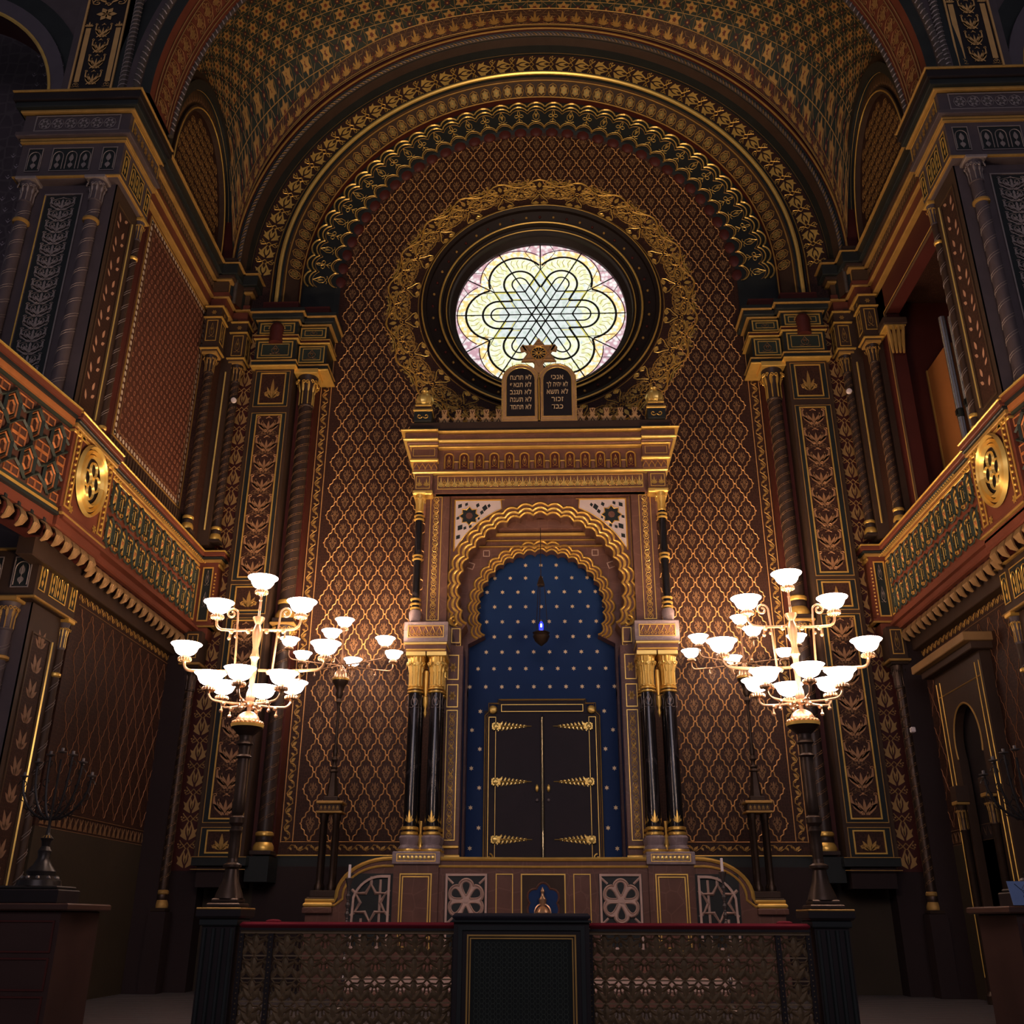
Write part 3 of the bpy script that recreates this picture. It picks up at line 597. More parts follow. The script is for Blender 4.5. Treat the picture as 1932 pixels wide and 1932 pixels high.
# ================================================================ THE ARK
AX = 0.02
ark = empty('torah_ark', (AX, 15.0, 0), 'tall red-brown marble ark shrine with scalloped arches and black columns under the round window', 'ark')
PA = lambda y, s=1: (lambda P: np.c_[AX+P[:, 0]*s, y-P[:, 2], P[:, 1]])
def abox(mb, x0, x1, *r, **k): return mb.box(AX+x0, AX+x1, *r, **k)
# base with sloping shoulders
mb = MB()
def shoulder(o=0.0):
    t = np.linspace(0, 1, 12)
    c = np.c_[2.14+.74*np.sin(t*pi/2*1.0)**1.0*1.0, 1.78-.50*(1-np.cos(t*pi/2))]
    c = np.array([(2.14+.74*sin(x*pi/2), 1.28+.5*cos(x*pi/2)) for x in t])
    return c
C_ = shoulder(); out = np.vstack([[(0, 0), (0, 1.78)], C_, [(2.95, 1.22), (3.30, 1.22), (3.30, 0)]])
for s in (-1, 1): mb.prism(out, PA(14.9, s), -.0, .4, MARBR)
abox(mb, -2.14, 2.14, 14.85, 15.9, 0, 1.78, MARBR)
mb.build('base_wall', ark)
mb = MB()
for s in (-1, 1):
    for d, r in ((0.0, .028), (-.10, .018)):
        P = [(0, 1.77+d)]+[(x+d*.9*(k/11.), z+d*(1-k/11.*.7)) for k, (x, z) in enumerate(C_)]+[(2.90, 1.225+d*.6), (3.31, 1.225+d*.6)]
        mb.tube([(AX+s*x, 14.49, z) for x, z in P], r, GOLD, 6)
mb.build('gilt_moulding', ark)
for s in (-1, 1): mb = MB(); abox(mb, s*2.92, s*3.33, 14.42, 14.95, 1.06, 1.14, MARBR, b=.01); abox(mb, s*2.92, s*3.33, 14.44, 14.95, 1.14, 1.2, GOLD, b=.02); mb.build('plinth_cap', ark)
# tracery panels of the base
def grille(name, u, kind):
    M = PA(14.5); mb = MB(); mb.poly([(u-.3, .6), (u+.3, .6), (u+.3, 1.58), (u-.3, 1.58)], M, .004, DARK)
    if kind == 'flower':
        frame(mb, M, u-.29, u+.29, .62, 1.58, .03, .01, PINKM); cz = 1.23
        t = np.linspace(0, 2*pi, 73)[:-1]; lob = np.array([(u+(.215+.055*abs(cos(3*x))**.7)*cos(x+pi/2), cz+(.235+.06*abs(cos(3*x))**.7)*sin(x+pi/2)) for x in t])
        mb.prism(lob, M, .008, .03, PINKM); mb.ribbon(lob*.94+np.array([u, cz])*.06, .03, M, .03, PINKM, True, rise=.9)
        for k in range(6):
            a = pi/2+k*pi/3; q = []
            for x in np.linspace(0, 2*pi, 20)[:-1]: w_ = .082*sin(x)*(1-.0*cos(x))*(.62-.38*cos(x+pi)); r_ = .145+.085*cos(x); q.append((u+r_*cos(a)-w_*sin(a), cz+1.08*(r_*sin(a)+w_*cos(a))))
            mb.poly(q, M, .032, DARK); mb.ribbon(q, .022, M, .032, PINKM, True, rise=.9)
        mb.poly(ell(u, cz, .03, .03, 10), M, .05, PINKM)
        for a in range(4): mb.ribbon([(u+(.27 if a % 2 else -.27), cz+(.3 if a < 2 else -.3)), (u+(.18 if a % 2 else -.18), cz+(.22 if a < 2 else -.22))], .03, M, .012, PINKM)
    else:
        s = 1 if u > 0 else -1; q = lambda x, z: (u+s*x, z)
        P = [q(-.27, .62), q(-.27, 1.56)]+[q(-.27+.12+.42*sin(x), 1.14+.42*cos(x)) for x in np.linspace(0, 1.25, 9)]+[q(.27, .62)]
        P = np.array(P); mb.poly(P, M, .006, DARK); mb.strip(P, P*np.array([.88, .93])+np.array([u*.12, 1.05*.07]), M, .01, .05, PINKM)
        mb.ribbon(star(u, 1.2, .24, .14, 6, 90), .05, M, .02, PINKM, True, rise=.8)
        for k in range(6): a = pi/2+k*pi/3; mb.ribbon([(u+.24*cos(a), 1.2+.24*sin(a)), (u+.31*cos(a), 1.2+.34*sin(a))], .04, M, .012, PINKM)
        mb.ribbon([q(-.13, .62), q(-.13, 1.5)], .035, M, .014, PINKM)
        mb.ribbon([q(.12, .62), q(.12, 1.0)], .035, M, .014, PINKM)
    mb.build(name, ark)
grille('flower_grille', -1.07, 'flower'); grille('flower_grille', 1.07, 'flower'); grille('star_grille', -2.40, 'star'); grille('star_grille', 2.40, 'star')
mb = MB(); M = PA(14.5)
for s in (-1, 1): frame(mb, M, s*.42, s*.66, .6, 1.58, .012, .006, GOLD)
frame(mb, M, -.31, .31, .75, 1.58, .016, .006, GOLD); mb.poly([(-.29, .77), (.29, .77), (.29, 1.56), (-.29, 1.56)], M, .004, UMBER)
t = np.linspace(0, 2*pi, 49)[:-1]; L6 = np.array([((.20+.05*abs(cos(3*x)))*cos(x+pi/2)*.95, 1.2+(.2+.05*abs(cos(3*x)))*sin(x+pi/2)*1.05) for x in t]); mb.poly(L6, M, .01, BLUE); mb.ribbon(L6, .03, M, .012, MARBR, True)
mb.build('niche_panel', ark)
mb = MB(); mb.lathe([(.03, 0), (.07, .01), (.10, .05), (.105, .1), (.07, .16), (.035, .18), (.05, .22), (.055, .27), (.03, .3), (.02, .34), (.03, .37), (.0, .43)], (AX-.01, 14.44, .98), BRASS, 14)
mb.tube([(AX-.01+.11*cos(x), 14.42, 1.08+.11*sin(x)) for x in np.linspace(0, 2*pi, 18)[:-1]], .012, BRASS, 5, True); mb.build('urn_ornament', ark)
# steps
mb = MB()
for k in range(3): mb.box(-2.6+k*.1, 2.6-k*.1, 13.25+k*.38, 14.38, k*.15, (k+1)*.15, MARBR if k != 1 else PINKM, b=.01)
tag(mb.build('ark_steps'), 'three low marble steps leading up to the ark behind the pierced railing', 'steps')
# pedestals and column clusters
for s in (-1, 1):
    mb = MB(); abox(mb, s*1.46, s*2.09, 14.45, 15.2, 0, 1.70, MARBR); abox(mb, s*1.44, s*2.11, 14.4, 15.2, 1.70, 1.87, MARBG, b=.01)
    M = PA(14.45, s); 
    for w_, h_ in ((0, 0), (.035, .0)): frame(mb, M, 1.55+w_, 2.0-w_, .6+w_, 1.58-w_, .016, .006, GOLD)
    M = PA(14.4, s); frame(mb, M, 1.50, 2.05, 1.735, 1.84, .01, .004, GOLD)
    for k in range(9): mb.poly(ell(1.542+k*.058, 1.787, .026, .03, 10), M, .004, GOLDB, rise=.012)
    abox(mb, s*1.45, s*2.1, 14.47, 15.2, 1.66, 1.69, GOLD, b=.008)
    mb.build('pedestal', ark)
    for cx, cy in ((1.92, 14.68), (1.60, 14.68), (1.92, 15.0), (1.60, 15.0)):
        g = MB(); x = AX+s*cx; r = .098
        g.lathe([(.15, 1.87), (.155, 1.93), (.125, 1.97), (.14, 2.02), (.15, 2.07), (.13, 2.1)], (x, cy, 0), MARBG, 20)
        g.lathe([(.152, 1.875), (.158, 1.90), (.150, 1.925)], (x, cy, 0), GOLD, 20)
        for z in (2.12, 2.19): g.lathe([(r, z-.02), (r*1.3, z-.01), (r*1.3, z+.025), (r, z+.035)], (x, cy, 0), GOLD, 20)
        g.lathe([(r, 2.08), (r, 4.2)], (x, cy, 0), BLACKM, 24)
        Mc = cyl(x, cy, r)
        for k in range(4): stamp(g, PALM, Mc, r*(k*pi/2), 2.36, .14, .22, .006, GOLD); stamp(g, BUD, Mc, r*(k*pi/2), 4.02, .16, .24, .006, SILV)
        for z in (4.17, 4.22): g.lathe([(r, z-.02), (r*1.25, z-.01), (r*1.25, z+.012), (r, z+.02)], (x, cy, 0), GOLD, 20)
        c = g.build('column', ark)
        g = MB(); capital_mb(g, x, cy, 4.24, r, .54, GOLDB, GOLD, w=.15); g.build('capital', c)
    g = MB(); x = AX+s*1.76                # little gilt drop between the columns
    g.lathe([(.0, 3.78), (.03, 3.86), (.015, 3.92), (.04, 3.98), (.04, 4.1), (.02, 4.12), (.035, 4.2), (.035, 4.5)], (x, 14.68, 0), GOLD, 10); g.build('gilt_drop', ark); g = MB(); g.lathe([(.03, 1.9), (.03, 2.1), (.015, 2.12), (.025, 2.3)], (x, 14.68, 0), GOLD, 8); g.build('gilt_spike', ark)
    mb = MB(); abox(mb, s*1.44, s*2.12, 14.56, 15.3, 4.93, 5.26, MARBG, b=.012); abox(mb, s*1.46, s*2.1, 14.58, 15.3, 4.78, 4.93, MARBR); abox(mb, s*1.45, s*2.11, 14.55, 15.3, 4.89, 4.93, GOLDB, b=.01); abox(mb, s*1.47, s*2.08, 14.57, 15.3, 4.80, 4.83, GOLD, b=.01)
    M = PA(14.56, s); mb.poly([(1.50, 5.0), (2.06, 5.0), (2.06, 5.19), (1.50, 5.19)], M, .004, MARBR); frame(mb, M, 1.50, 2.06, 5.0, 5.19, .012, .006, GOLD)
    for k in range(5): stamp(mb, DROP2, M, 1.57+k*.105, 5.095, .11, .15, .008, GOLD)
    mb.build('impost_block', ark)
    # jamb beside the niche
    mb = MB(); abox(mb, s*1.24, s*1.52, 15.06, 15.9, 1.78, 5.0, MARBR); abox(mb, s*1.22, s*1.5, 14.98, 15.1, 1.80, 1.86, GOLD, b=.01); abox(mb, s*1.24, s*1.5, 15.02, 15.1, 1.95, 1.99, GOLD, b=.01)
    M = PA(15.06, s); frame(mb, M, 1.30, 1.475, 2.06, 3.98, .012, .004, GOLD)
    for z0_, z1_ in ((4.02, 4.38), (4.45, 4.85)): frame(mb, M, 1.30, 1.48, z0_, z1_, .014, .004, GOLD); stamp(mb, ROSE, M, 1.39, (z0_+z1_)/2, .14, .2, .006, DGOLD)
    for k in range(9): stamp(mb, KNOT, M, 1.388, 2.18+k*.207, .11, .21, .006, GOLDB)
    mb.build('jamb_panel', ark)
# upper body: scalloped front arch
def lobed(cx, cz, r, n, a0, a1, d):
    P = []
    for k in range(n):
        for t in np.linspace(0, 1, 6)[:-1]: a = a0+(a1-a0)*(k+t)/n; q_ = r-d+d*1.0*sin(pi*t)**.8*1.0; P.append((cx+q_*cos(a), cz+q_*sin(a)))
    P.append((cx+(r-d)*cos(a1), cz+(r-d)*sin(a1))); return np.array(P)
def arch_wall(name, yf, yb, X, z0, z1, cz, r, n, jamb, m, tubes, edge_in):
    a0, a1 = radians(205), radians(-25)
    A = lobed(0, cz, r, n, a0, a1, .055)
    A = np.vstack([[(-jamb, z0), (-jamb, cz+r*sin(a0)-.12)], A, [(jamb, cz+r*sin(a1)-.12), (jamb, z0)]])
    N = len(A); B = []
    for i, (x, z) in enumerate(A):          # matching outer rectangle
        if i == 0: B.append((-X, z0))
        elif i == N-1: B.append((X, z0))
        else:
            a = atan2(z-cz, x); c, s_ = cos(a), sin(a); t = min(X/abs(c) if abs(c) > 1e-6 else 1e9, (z1-cz)/s_ if s_ > 1e-6 else 1e9); zz = cz+t*s_; B.append((t*c, max(zz, z0)))
    mb = MB(); mb.strip(A, B, PA(yf), -(yb-yf), 0, m, closed=False); o = mb.build(name, ark, smooth=20)
    g = MB()
    for d, rr, mm in tubes:
        L = A.copy(); c = np.array([0, cz]); v = L-c; L = c+v*(1+d/np.hypot(v[:, 0], v[:, 1])[:, None]); L = L[2:-2]
        g.tube([(AX+x, yf-.012, z) for x, z in L], rr, mm, 6)
    g.build('gilt_archivolt', ark, smooth=60); return A
arch_wall('front_arch', 15.1, 15.5, 1.90, 4.93, 7.62, 5.93, 1.38, 23, 1.30, MARBR, [(.0, .022, GOLD), (.075, .026, GOLDB), (.16, .024, GOLD)], 0)
arch_wall('inner_arch', 15.5, 15.74, 1.5, 4.3, 7.5, 5.72, 1.08, 21, 1.20, MARBR, [(.0, .018, GOLD), (.06, .02, GOLD), (.13, .022, GOLD)], 0)
mb = MB(); 
for z, h_ in ((7.02, .05), (6.82, .02), (6.93, .02)): abox(mb, -1.1, 1.1, 15.44, 15.5, z, z+h_, GOLD if h_ > .03 else DGOLD, b=.008)
abox(mb, -1.2, 1.2, 15.36, 15.5, 7.1, 7.3, MARBR, b=.02); mb.build('inner_cornice', ark)
for s in (-1, 1):
    mb = MB()
    abox(mb, s*1.2, s*1.5, 15.48, 15.75, 1.78, 4.4, MARBR); mb.build('inner_jamb', ark); mb = MB()
    for z0_ in (4.5,): frame(mb, PA(15.1, s), 1.28, 1.36, 5.0, 5.3, .012, .004, GOLD)
    M = PA(15.1, s); g_ = spiral(1.40, 5.40, .09, 90, 1.2, 16, -1); mb.tube([(AX+s*x, 15.07, z) for x, z in g_], .02, GOLD, 6); mb.build('gilt_scroll', ark); mb = MB()
    mb.prism([(1.30, 5.02), (1.36, 5.02), (1.44, 5.3), (1.28, 5.3)], M, 0, .06, MARBR); frame(mb, M, 1.29, 1.43, 5.04, 5.28, .012, .06, GOLD); mb.build('arch_console', ark)
    for k in range(2): mb = MB(); M2 = PA(15.5, s); mb.ribbon(star(.92+.26*k, 6.72-.22*k, .07, .05, 4, 45+20*k), .02, M2, .004, PINKM, True); mb.build('star_inlay', ark)
# white spandrel tracery
for s in (-1, 1):
    mb = MB(); M = PA(15.1, s); nn = 15; A = [(1.43, 7.52), (.64, 7.52)]+[(1.60*cos(a), 5.93+1.60*sin(a)) for a in np.linspace(1.18, .47, nn)]
    tri = np.array([(.66, 7.52)]+[(1.585*cos(a), 5.92+1.585*sin(a)) for a in np.linspace(1.15, .45, nn)]+[(1.43, 7.52)])
    tri[:, 0] = np.minimum(tri[:, 0], 1.43); mb.prism(tri, M, 0, .02, WHITEM); 
    mb.poly(star(1.19, 7.24, .165, .115, 8, 0), M, .024, DARK); mb.ribbon(star(1.19, 7.24, .17, .12, 8, 0), .02, M, .024, GOLD, True); mb.poly(ell(1.19, 7.24, .06, .06, 8), M, .028, MARBR)
    for (x, z, q_) in ((.93, 7.38, .05), (1.05, 7.43, .035), (1.35, 7.42, .04), (1.34, 7.03, .05), (1.37, 6.86, .04), (1.26, 7.02, .03), (.86, 7.42, .03), (.98, 7.3, .035), (1.38, 7.2, .03), (1.24, 7.45, .03), (1.03, 7.19, .022), (1.17, 7.05, .03)): mb.poly(star(x, z, q_*1.35, q_*.98, 2, 45+60*x), M, .024, DARK)
    mb.ribbon(np.vstack([tri, tri[:1]])[:, :], .018, M, .02, GOLD); frame(mb, M, -1.50 if False else .0001, 1.50, 5.2, 7.60, .012, .004, GOLD) if False else None
    mb.ribbon([(1.5, 5.3), (1.5, 7.58), (0, 7.58)], .014, M, .004, GOLD); mb.ribbon([(1.44, 6.6), (1.44, 7.535), (.6, 7.535)], .014, M, .02, GOLD)
    mb.build('spandrel_tracery', ark)
    mb = MB(); M = PA(15.08, s); abox(mb, s*1.52, s*1.92, 15.0, 15.5, 5.26, 7.64, MARBR); M = PA(15.0, s); frame(mb, M, 1.64, 1.84, 5.40, 7.56, .012, .004, GOLD)
    for k in range(11): stamp(mb, KNOT, M, 1.74, 5.50+k*.195, .12, .2, .006, GOLDB)
    mb.build('knotwork_panel', ark)
    g = MB(); x, cy, r = AX+s*2.0, 14.86, .062
    g.lathe([(.1, 5.26), (.1, 5.30), (.08, 5.34), (.095, 5.4), (.1, 5.48), (.08, 5.52)], (x, cy, 0), MARBG, 18); g.lathe([(r, 5.5), (r, 7.2)], (x, cy, 0), BLACKM, 18)
    for z in (5.29, 5.55, 5.62, 5.70, 6.38, 6.44, 7.08, 7.14): g.lathe([(r, z-.015), (r*1.4, z-.008), (r*1.4, z+.012), (r, z+.02)], (x, cy, 0), GOLD, 18)
    c = g.build('colonnette', ark); g = MB(); capital_mb(g, x, cy, 7.2, r, .38, GOLDB, GOLD, w=.1); g.build('capital', c)
# entablature
mb = MB(); abox(mb, -2.06, 2.06, 14.9, 15.95, 7.62, 8.06, MARBR); abox(mb, -1.75, 1.75, 14.86, 15.0, 7.62, 8.02, MARBR)
for s in (-1, 1): abox(mb, s*1.80, s*2.1, 14.82, 15.2, 7.60, 8.04, MARBR); abox(mb, s*1.79, s*2.12, 14.78, 15.2, 7.56, 7.66, GOLD, b=.02); frame(mb, PA(14.82, s), 1.84, 2.08, 7.70, 7.98, .014, .003, GOLD); [stamp(mb, PALM, PA(14.82, s), 1.90+k*.12, 7.84, .12, .22, .006, GOLD) for k in range(2)]
M = PA(14.86); frame(mb, M, -1.72, 1.72, 7.70, 8.0, .014, .003, GOLD); mb.poly([(-1.72, 7.7), (1.72, 7.7), (1.72, 8.0), (-1.72, 8.0)], M, .002, mat('frieze_brown', (.13, .06, .04)))
for k in range(30): stamp(mb, PALM, M, -1.66+k*.1145, 7.86, .13, .27, .006, GOLDB); stamp(mb, BUD, M, -1.603+k*.1145, 7.83, .1, .2, .006, GOLD) if k < 29 else None
mb.zmap(lambda z: 7.55+(z-7.6)*.827 if z > 7.5 else z).build('frieze', ark)
mb = MB(); abox(mb, -1.78, 1.78, 14.82, 15.9, 8.06, 8.56, MARBR); abox(mb, -2.14, 2.14, 14.78, 15.9, 8.03, 8.08, GOLDB, b=.015)
M = PA(14.82)
for k in range(13):
    c = -1.53+k*.255; t = np.linspace(0, pi, 9); P = np.vstack([[(c-.075, 8.12)], np.c_[c-.075*np.cos(t), 8.40+.075*np.sin(t)], [(c+.075, 8.12)]])
    mb.poly(P, M, .004, MAROON); mb.ribbon(P, .028, M, .008, GOLD, rise=1.0); stamp(mb, BUD, M, c, 8.28, .11, .28, .012, GOLD)
    if k < 12: mb.box(AX+c+.10, AX+c+.155, 14.78, 14.82, 8.10, 8.26, MARBR); mb.box(AX+c+.09, AX+c+.165, 14.77, 14.82, 8.26, 8.28, GOLD)
for s in (-1, 1):
    abox(mb, s*1.72, s*2.12, 14.74, 15.4, 8.08, 8.24, MARBR); abox(mb, s*1.70, s*2.18, 14.68, 15.4, 8.24, 8.31, GOLD, b=.02); abox(mb, s*1.72, s*2.16, 14.7, 15.4, 8.31, 8.56, MARBR)
    frame(mb, PA(14.7, s), 1.76, 2.13, 8.36, 8.53, .01, .003, GOLD)
    for k in range(4): stamp(mb, [('L', np.array([(-.5, -.5), (-.4, -.1), (0, .5), (.4, -.1), (.5, -.5)]), .12)], PA(14.74, s), 1.77+k*.1, 8.15, .1, .13, .004, GOLD)
mb.zmap(lambda z: 7.55+(z-7.6)*.827 if z > 7.5 else z).build('arcaded_band', ark)
mb = MB()
z = 8.56
for h_, pr, m in ((.035, .10, GOLD), (.05, .14, MARBR), (.05, .20, GOLDB), (.14, .17, MARBR), (.04, .24, GOLD)):
    abox(mb, -1.8, 1.8, 14.82-pr, 15.9, z, z+h_, m, b=min(.015, h_*.3))
    for s in (-1, 1): abox(mb, s*1.70, s*(2.09+pr), 14.75-pr, 15.9, z, z+h_, m, b=min(.015, h_*.3))
    z += h_
mb.zmap(lambda z: 7.55+(z-7.6)*.827 if z > 7.5 else z).build('cornice', ark)
# starry niche
mb = MB(); M = PA(15.78); mb.poly([(-1.42, 1.78), (1.42, 1.78), (1.42, 7.2), (-1.42, 7.2)], M, 0, BLUE)
for s in (-1, 1): abox(mb, s*1.235, s*1.25, 15.3, 15.8, 1.8, 4.9, BLUE)
rows = [(6.60, 3, .0), (6.37, 7, 0), (6.12, 8, 0), (5.86, 9, 0), (5.60, 8, 0), (5.34, 9, 0), (5.08, 8, 0), (4.80, 9, 0), (4.50, 10, 0)]
for z, n_, o in rows:
    for k in range(n_): mb.poly(star((k-(n_-1)/2)*.262, z, .04, .019, 6), M, .004, STARM)
for k in range(8):
    for s in (-1, 1): mb.poly(star(s*(1.0 if k % 2 else 1.13), 2.0+k*.3, .04, .019, 6), M, .004, STARM)
mb.build('starry_niche', ark)
mb = MB(); M = PA(15.7); abox(mb, -.93, .93, 15.72, 15.8, 1.78, 4.1, DOORW); abox(mb, -.72, .72, 15.72, 15.8, 4.1, 4.28, DOORW)
P = [(-.92, 1.8), (-.92, 4.02), (-.86, 4.08), (-.86, 4.22), (-.70, 4.22), (-.70, 4.28), (.70, 4.28), (.70, 4.22), (.86, 4.22), (.86, 4.08), (.92, 4.02), (.92, 1.8)]
mb.ribbon(P, .016, PA(15.72), .004, GOLD); mb.ribbon(np.array(P)*np.array([.965, 1])+np.array([0, -.015]), .01, PA(15.72), .004, DGOLD)
frame(mb, PA(15.72), -.66, .66, 4.08, 4.2, .01, .004, GOLD)
for s in (-1, 1): frame(mb, PA(15.72, s), .74, .86, 1.84, 4.0, .01, .004, GOLD); mb.sph((AX+s*.79, 15.68, 4.11), .07, GOLD, 8, (1, .5, 1)); stamp(mb, ROSE, PA(15.66, s), .79, 4.11, .14, .14, .004, DGOLD); mb.tube([(AX+s*x, 15.7, z) for x, z in spiral(.82, 1.86, .06, 90, 1, 12)], .012, GOLD, 5)
mb.build('door_frame', ark)
for s in (-1, 1):
    mb = MB(); abox(mb, s*.012, s*.74, 15.68, 15.72, 1.80, 4.05, DOORW, b=.006); d = mb.build('door', ark)
    for z in (2.12, 2.98, 3.84):
        mb = MB(); M = PA(15.675, s); mb.box(AX+s*.66, AX+s*.80, 15.655, 15.68, z-.055, z+.055, GOLD, b=.01)
        stamp(mb, ROSE, M, .74, z, .16, .17, .022, GOLDB); mb.poly(ell(.74, z, .045, .05, 10), M, .024, GOLDB, rise=.02); mb.ribbon([(.78, z), (.17, z)], np.array([.03, .012]), M, .012, GOLDB)
        for k in range(7):
            x = .64-.063*k; q_ = .075*(1-k/8)
            for e in (-1, 1): mb.ribbon(spiral(x, z+e*q_*.62, q_*.45, -90*e, .9, 8, e), .012, M, .006, GOLD); mb.poly(leaf(x+.03, z, q_*1.2, .025, 90*e+25), M, .008, GOLDB)
        mb.build('hinge', d)
    mb = MB(); mb.sph((AX+s*.09, 15.65, 2.88), .03, GOLD, 8, (.9, .6, 2.0)); mb.build('keyhole_cover', d); mb = MB(); mb.sph((AX+s*.09, 15.64, 2.70), .024, SILV, 8); mb.build('handle', d)
mb = MB(); mb.lathe([(.022, 1.82), (.026, 2.2), (.018, 2.25), (.026, 2.3), (.024, 3.95), (.03, 3.98), (.0, 4.0)], (AX-.004, 15.655, 0), mat('worn_brass_rod', (.45, .38, .22), .9, .22, .3, 12), 12); mb.build('closing_rod', ark)
mb = MB(); abox(mb, -2.2, 2.2, 14.66, 15.3, 8.59, 8.80, UMBER, b=.01); mb.build('attic_ledge', ark)
STONE = mat('gilded_stone', (.46, .27, .12), .25, .45, .3, 9)
# cresting along the cornice top
CRY = 14.78
for s in (-1, 1):
    for k, cx in enumerate((1.63, 1.39, 1.15, .91, .70)):
        mb = MB(); M = PA(CRY, s); z = 8.79
        for sg in (-1, 1):
            q = [(0, 0), (.06, .0), (.085, .07), (.07, .075), (.10, .16), (.055, .13), (.03, .17), (.05, .20), (.035, .21), (.05, .30), (0, .30)]
            mb.prism([(cx+sg*a, z+b) for a, b in q], M, -.03, .02, STONE)
        mb.ribbon([(cx-.04, z+.03), (cx, z+.12), (cx+.04, z+.03)], .02, M, .022, DARK); mb.ribbon([(cx-.02, z+.28), (cx, z+.22), (cx+.02, z+.28)], .016, M, .022, MAROON)
        mb.build('cresting_palmette', ark)
    mb = MB(); x = AX+s*1.98; z = 8.79
    mb.box(x-.15, x+.15, 14.6, 14.9, z, z+.2, DARK, b=.01); mb.box(x-.165, x+.165, 14.58, 14.92, z+.19, z+.235, GOLD, b=.01); mb.box(x-.13, x+.13, 14.62, 14.88, z+.23, z+.33, UMBER, b=.01); mb.box(x-.14, x+.14, 14.6, 14.9, z+.30, z+.33, GOLD, b=.006)
    for sg in (-1, 1): mb.tube([(x+sg*(.035+a), 14.595, b) for a, b in spiral(.02, z+.10, .05, 200, 1, 12)], .008, GOLD, 4)
    mb.lathe([(.07, z+.33), (.13, z+.38), (.155, z+.46), (.13, z+.54), (.07, z+.59), (.05, z+.62), (.07, z+.65), (.0, z+.70)], (x, 14.75, 0), GOLDB, 20, lobes=10, lob=.06); mb.build('finial_urn', ark)

# --- tablets of the law on top of the ark
tb = empty('law_tablets', (AX, 14.75, 8.80), 'twin round-headed tablets with Hebrew lines and a six-pointed star crowning the ark', 'tablets')
MT = PA(14.72); z0 = 8.80; STONE = mat('gilded_stone', (.46, .27, .12), .25, .45, .3, 9); mb = MB()
def tabshape(cx, w, z0, zt, n=14): t = np.linspace(0, pi, n); return np.vstack([[(cx-w, z0)], np.c_[cx-w*np.cos(t), zt-w+w*np.sin(t)], [(cx+w, z0)]])
for s in (-1, 1): mb.prism(tabshape(s*.31, .335, z0, 9.93), MT, -.05, .05, STONE); mb.ribbon(tabshape(s*.31, .315, z0+.02, 9.91), .012, MT, .052, GOLDB, True); mb.ribbon(tabshape(s*.31, .255, z0+.09, 9.85), .014, MT, .052, GOLDB, True)
mb.prism([(-.1, 9.75), (.1, 9.75), (.06, 10.0), (-.06, 10.0)], MT, -.05, .045, STONE)
for k in range(60): mb.poly(ell(random.choice((-1, 1))*(.635), z0+.03+k*.016, .008, .008, 5), MT, .055, GOLDB)
mb.build('tablet_frame', tb)
for s in (-1, 1):
    mb = MB(); mb.poly(tabshape(s*.315, .24, z0+.10, 9.84), MT, .056, BWOOD); t_ = mb.build('tablet_face', tb)
    lines = ['\u05dc\u05d0 \u05ea\u05e8\u05e6\u05d7', '\u05dc\u05d0 \u05ea\u05e0\u05d0\u05e3', '\u05dc\u05d0 \u05ea\u05d2\u05e0\u05d1', '\u05dc\u05d0 \u05ea\u05e2\u05e0\u05d4', '\u05dc\u05d0 \u05ea\u05d7\u05de\u05d3'] if s < 0 else ['\u05d0\u05e0\u05db\u05d9', '\u05dc\u05d0 \u05d9\u05d4\u05d9\u05d4 \u05dc\u05da', '\u05dc\u05d0 \u05ea\u05e9\u05d0', '\u05d6\u05db\u05d5\u05e8', '\u05db\u05d1\u05d3']
    for i, ln in enumerate(lines):
        c = bpy.data.curves.new('hebrew_line', 'FONT'); c.body = ln[::-1]; c.size = .13; c.align_x = 'CENTER'; c.align_y = 'CENTER'; c.extrude = .004; c.space_character = 1.05; c.offset = .0015
        o = bpy.data.objects.new('tmp_text', c); COL.objects.link(o); dg = bpy.context.evaluated_depsgraph_get(); me = bpy.data.meshes.new_from_object(o.evaluated_get(dg)); bpy.data.objects.remove(o)
        me.name = 'hebrew_line'; me.materials.clear(); me.materials.append(STARM)
        o = bpy.data.objects.new('hebrew_line', me); COL.objects.link(o); o.parent = t_; xs = [v.co.x for v in me.vertices] or [0, 1]; wd = max(xs)-min(xs); f_ = .92*min(1, .40/max(.01, wd))
        for v in me.vertices: v.co = (v.co.x*f_, 0-v.co.z*1, v.co.y)
        o.location = Vector((AX+s*.315, 14.658, 9.65-i*.145))-Vector(wloc(t_))
mb = MB(); c0 = (0, 10.40)
mb.ribbon([(.28*cos(pi/2+k*2*pi/3), 10.16+.29*sin(pi/2+k*2*pi/3)) for k in (0, 1, 2)], .05, MT, .03, STONE, True, rise=.5); mb.ribbon([(.28*cos(-pi/2+k*2*pi/3), 10.16+.29*sin(-pi/2+k*2*pi/3)) for k in (0, 1, 2)], .05, MT, .032, STONE, True, rise=.5)
mb.prism(star(0, 10.16, .32, .185, 6, 90)*np.array([1.1, 1]), MT, -.03, .02, STONE); mb.poly(ell(0, 10.16, .12, .12, 20), MT, .024, BWOOD); mb.ribbon(ell(0, 10.16, .13, .13, 20), .02, MT, .03, GOLD, True)
for k in range(12): a = k*pi/6; mb.ribbon([(.02*cos(a), 10.16+.02*sin(a)), (.12*cos(a), 10.16+.12*sin(a))], .012, MT, .028, GOLD)
for s in (-1, 1): mb.prism([(s*.2, 10.22), (s*.31, 10.20), (s*.33, 10.28), (s*.28, 10.35), (s*.2, 10.30)], MT, -.02, .02, STONE)
mb.lathe([(.04, 10.38), (.02, 10.41), (.03, 10.43), (.0, 10.48)], (AX, 14.72, 0), STONE, 8); mb.build('star_crown', tb)

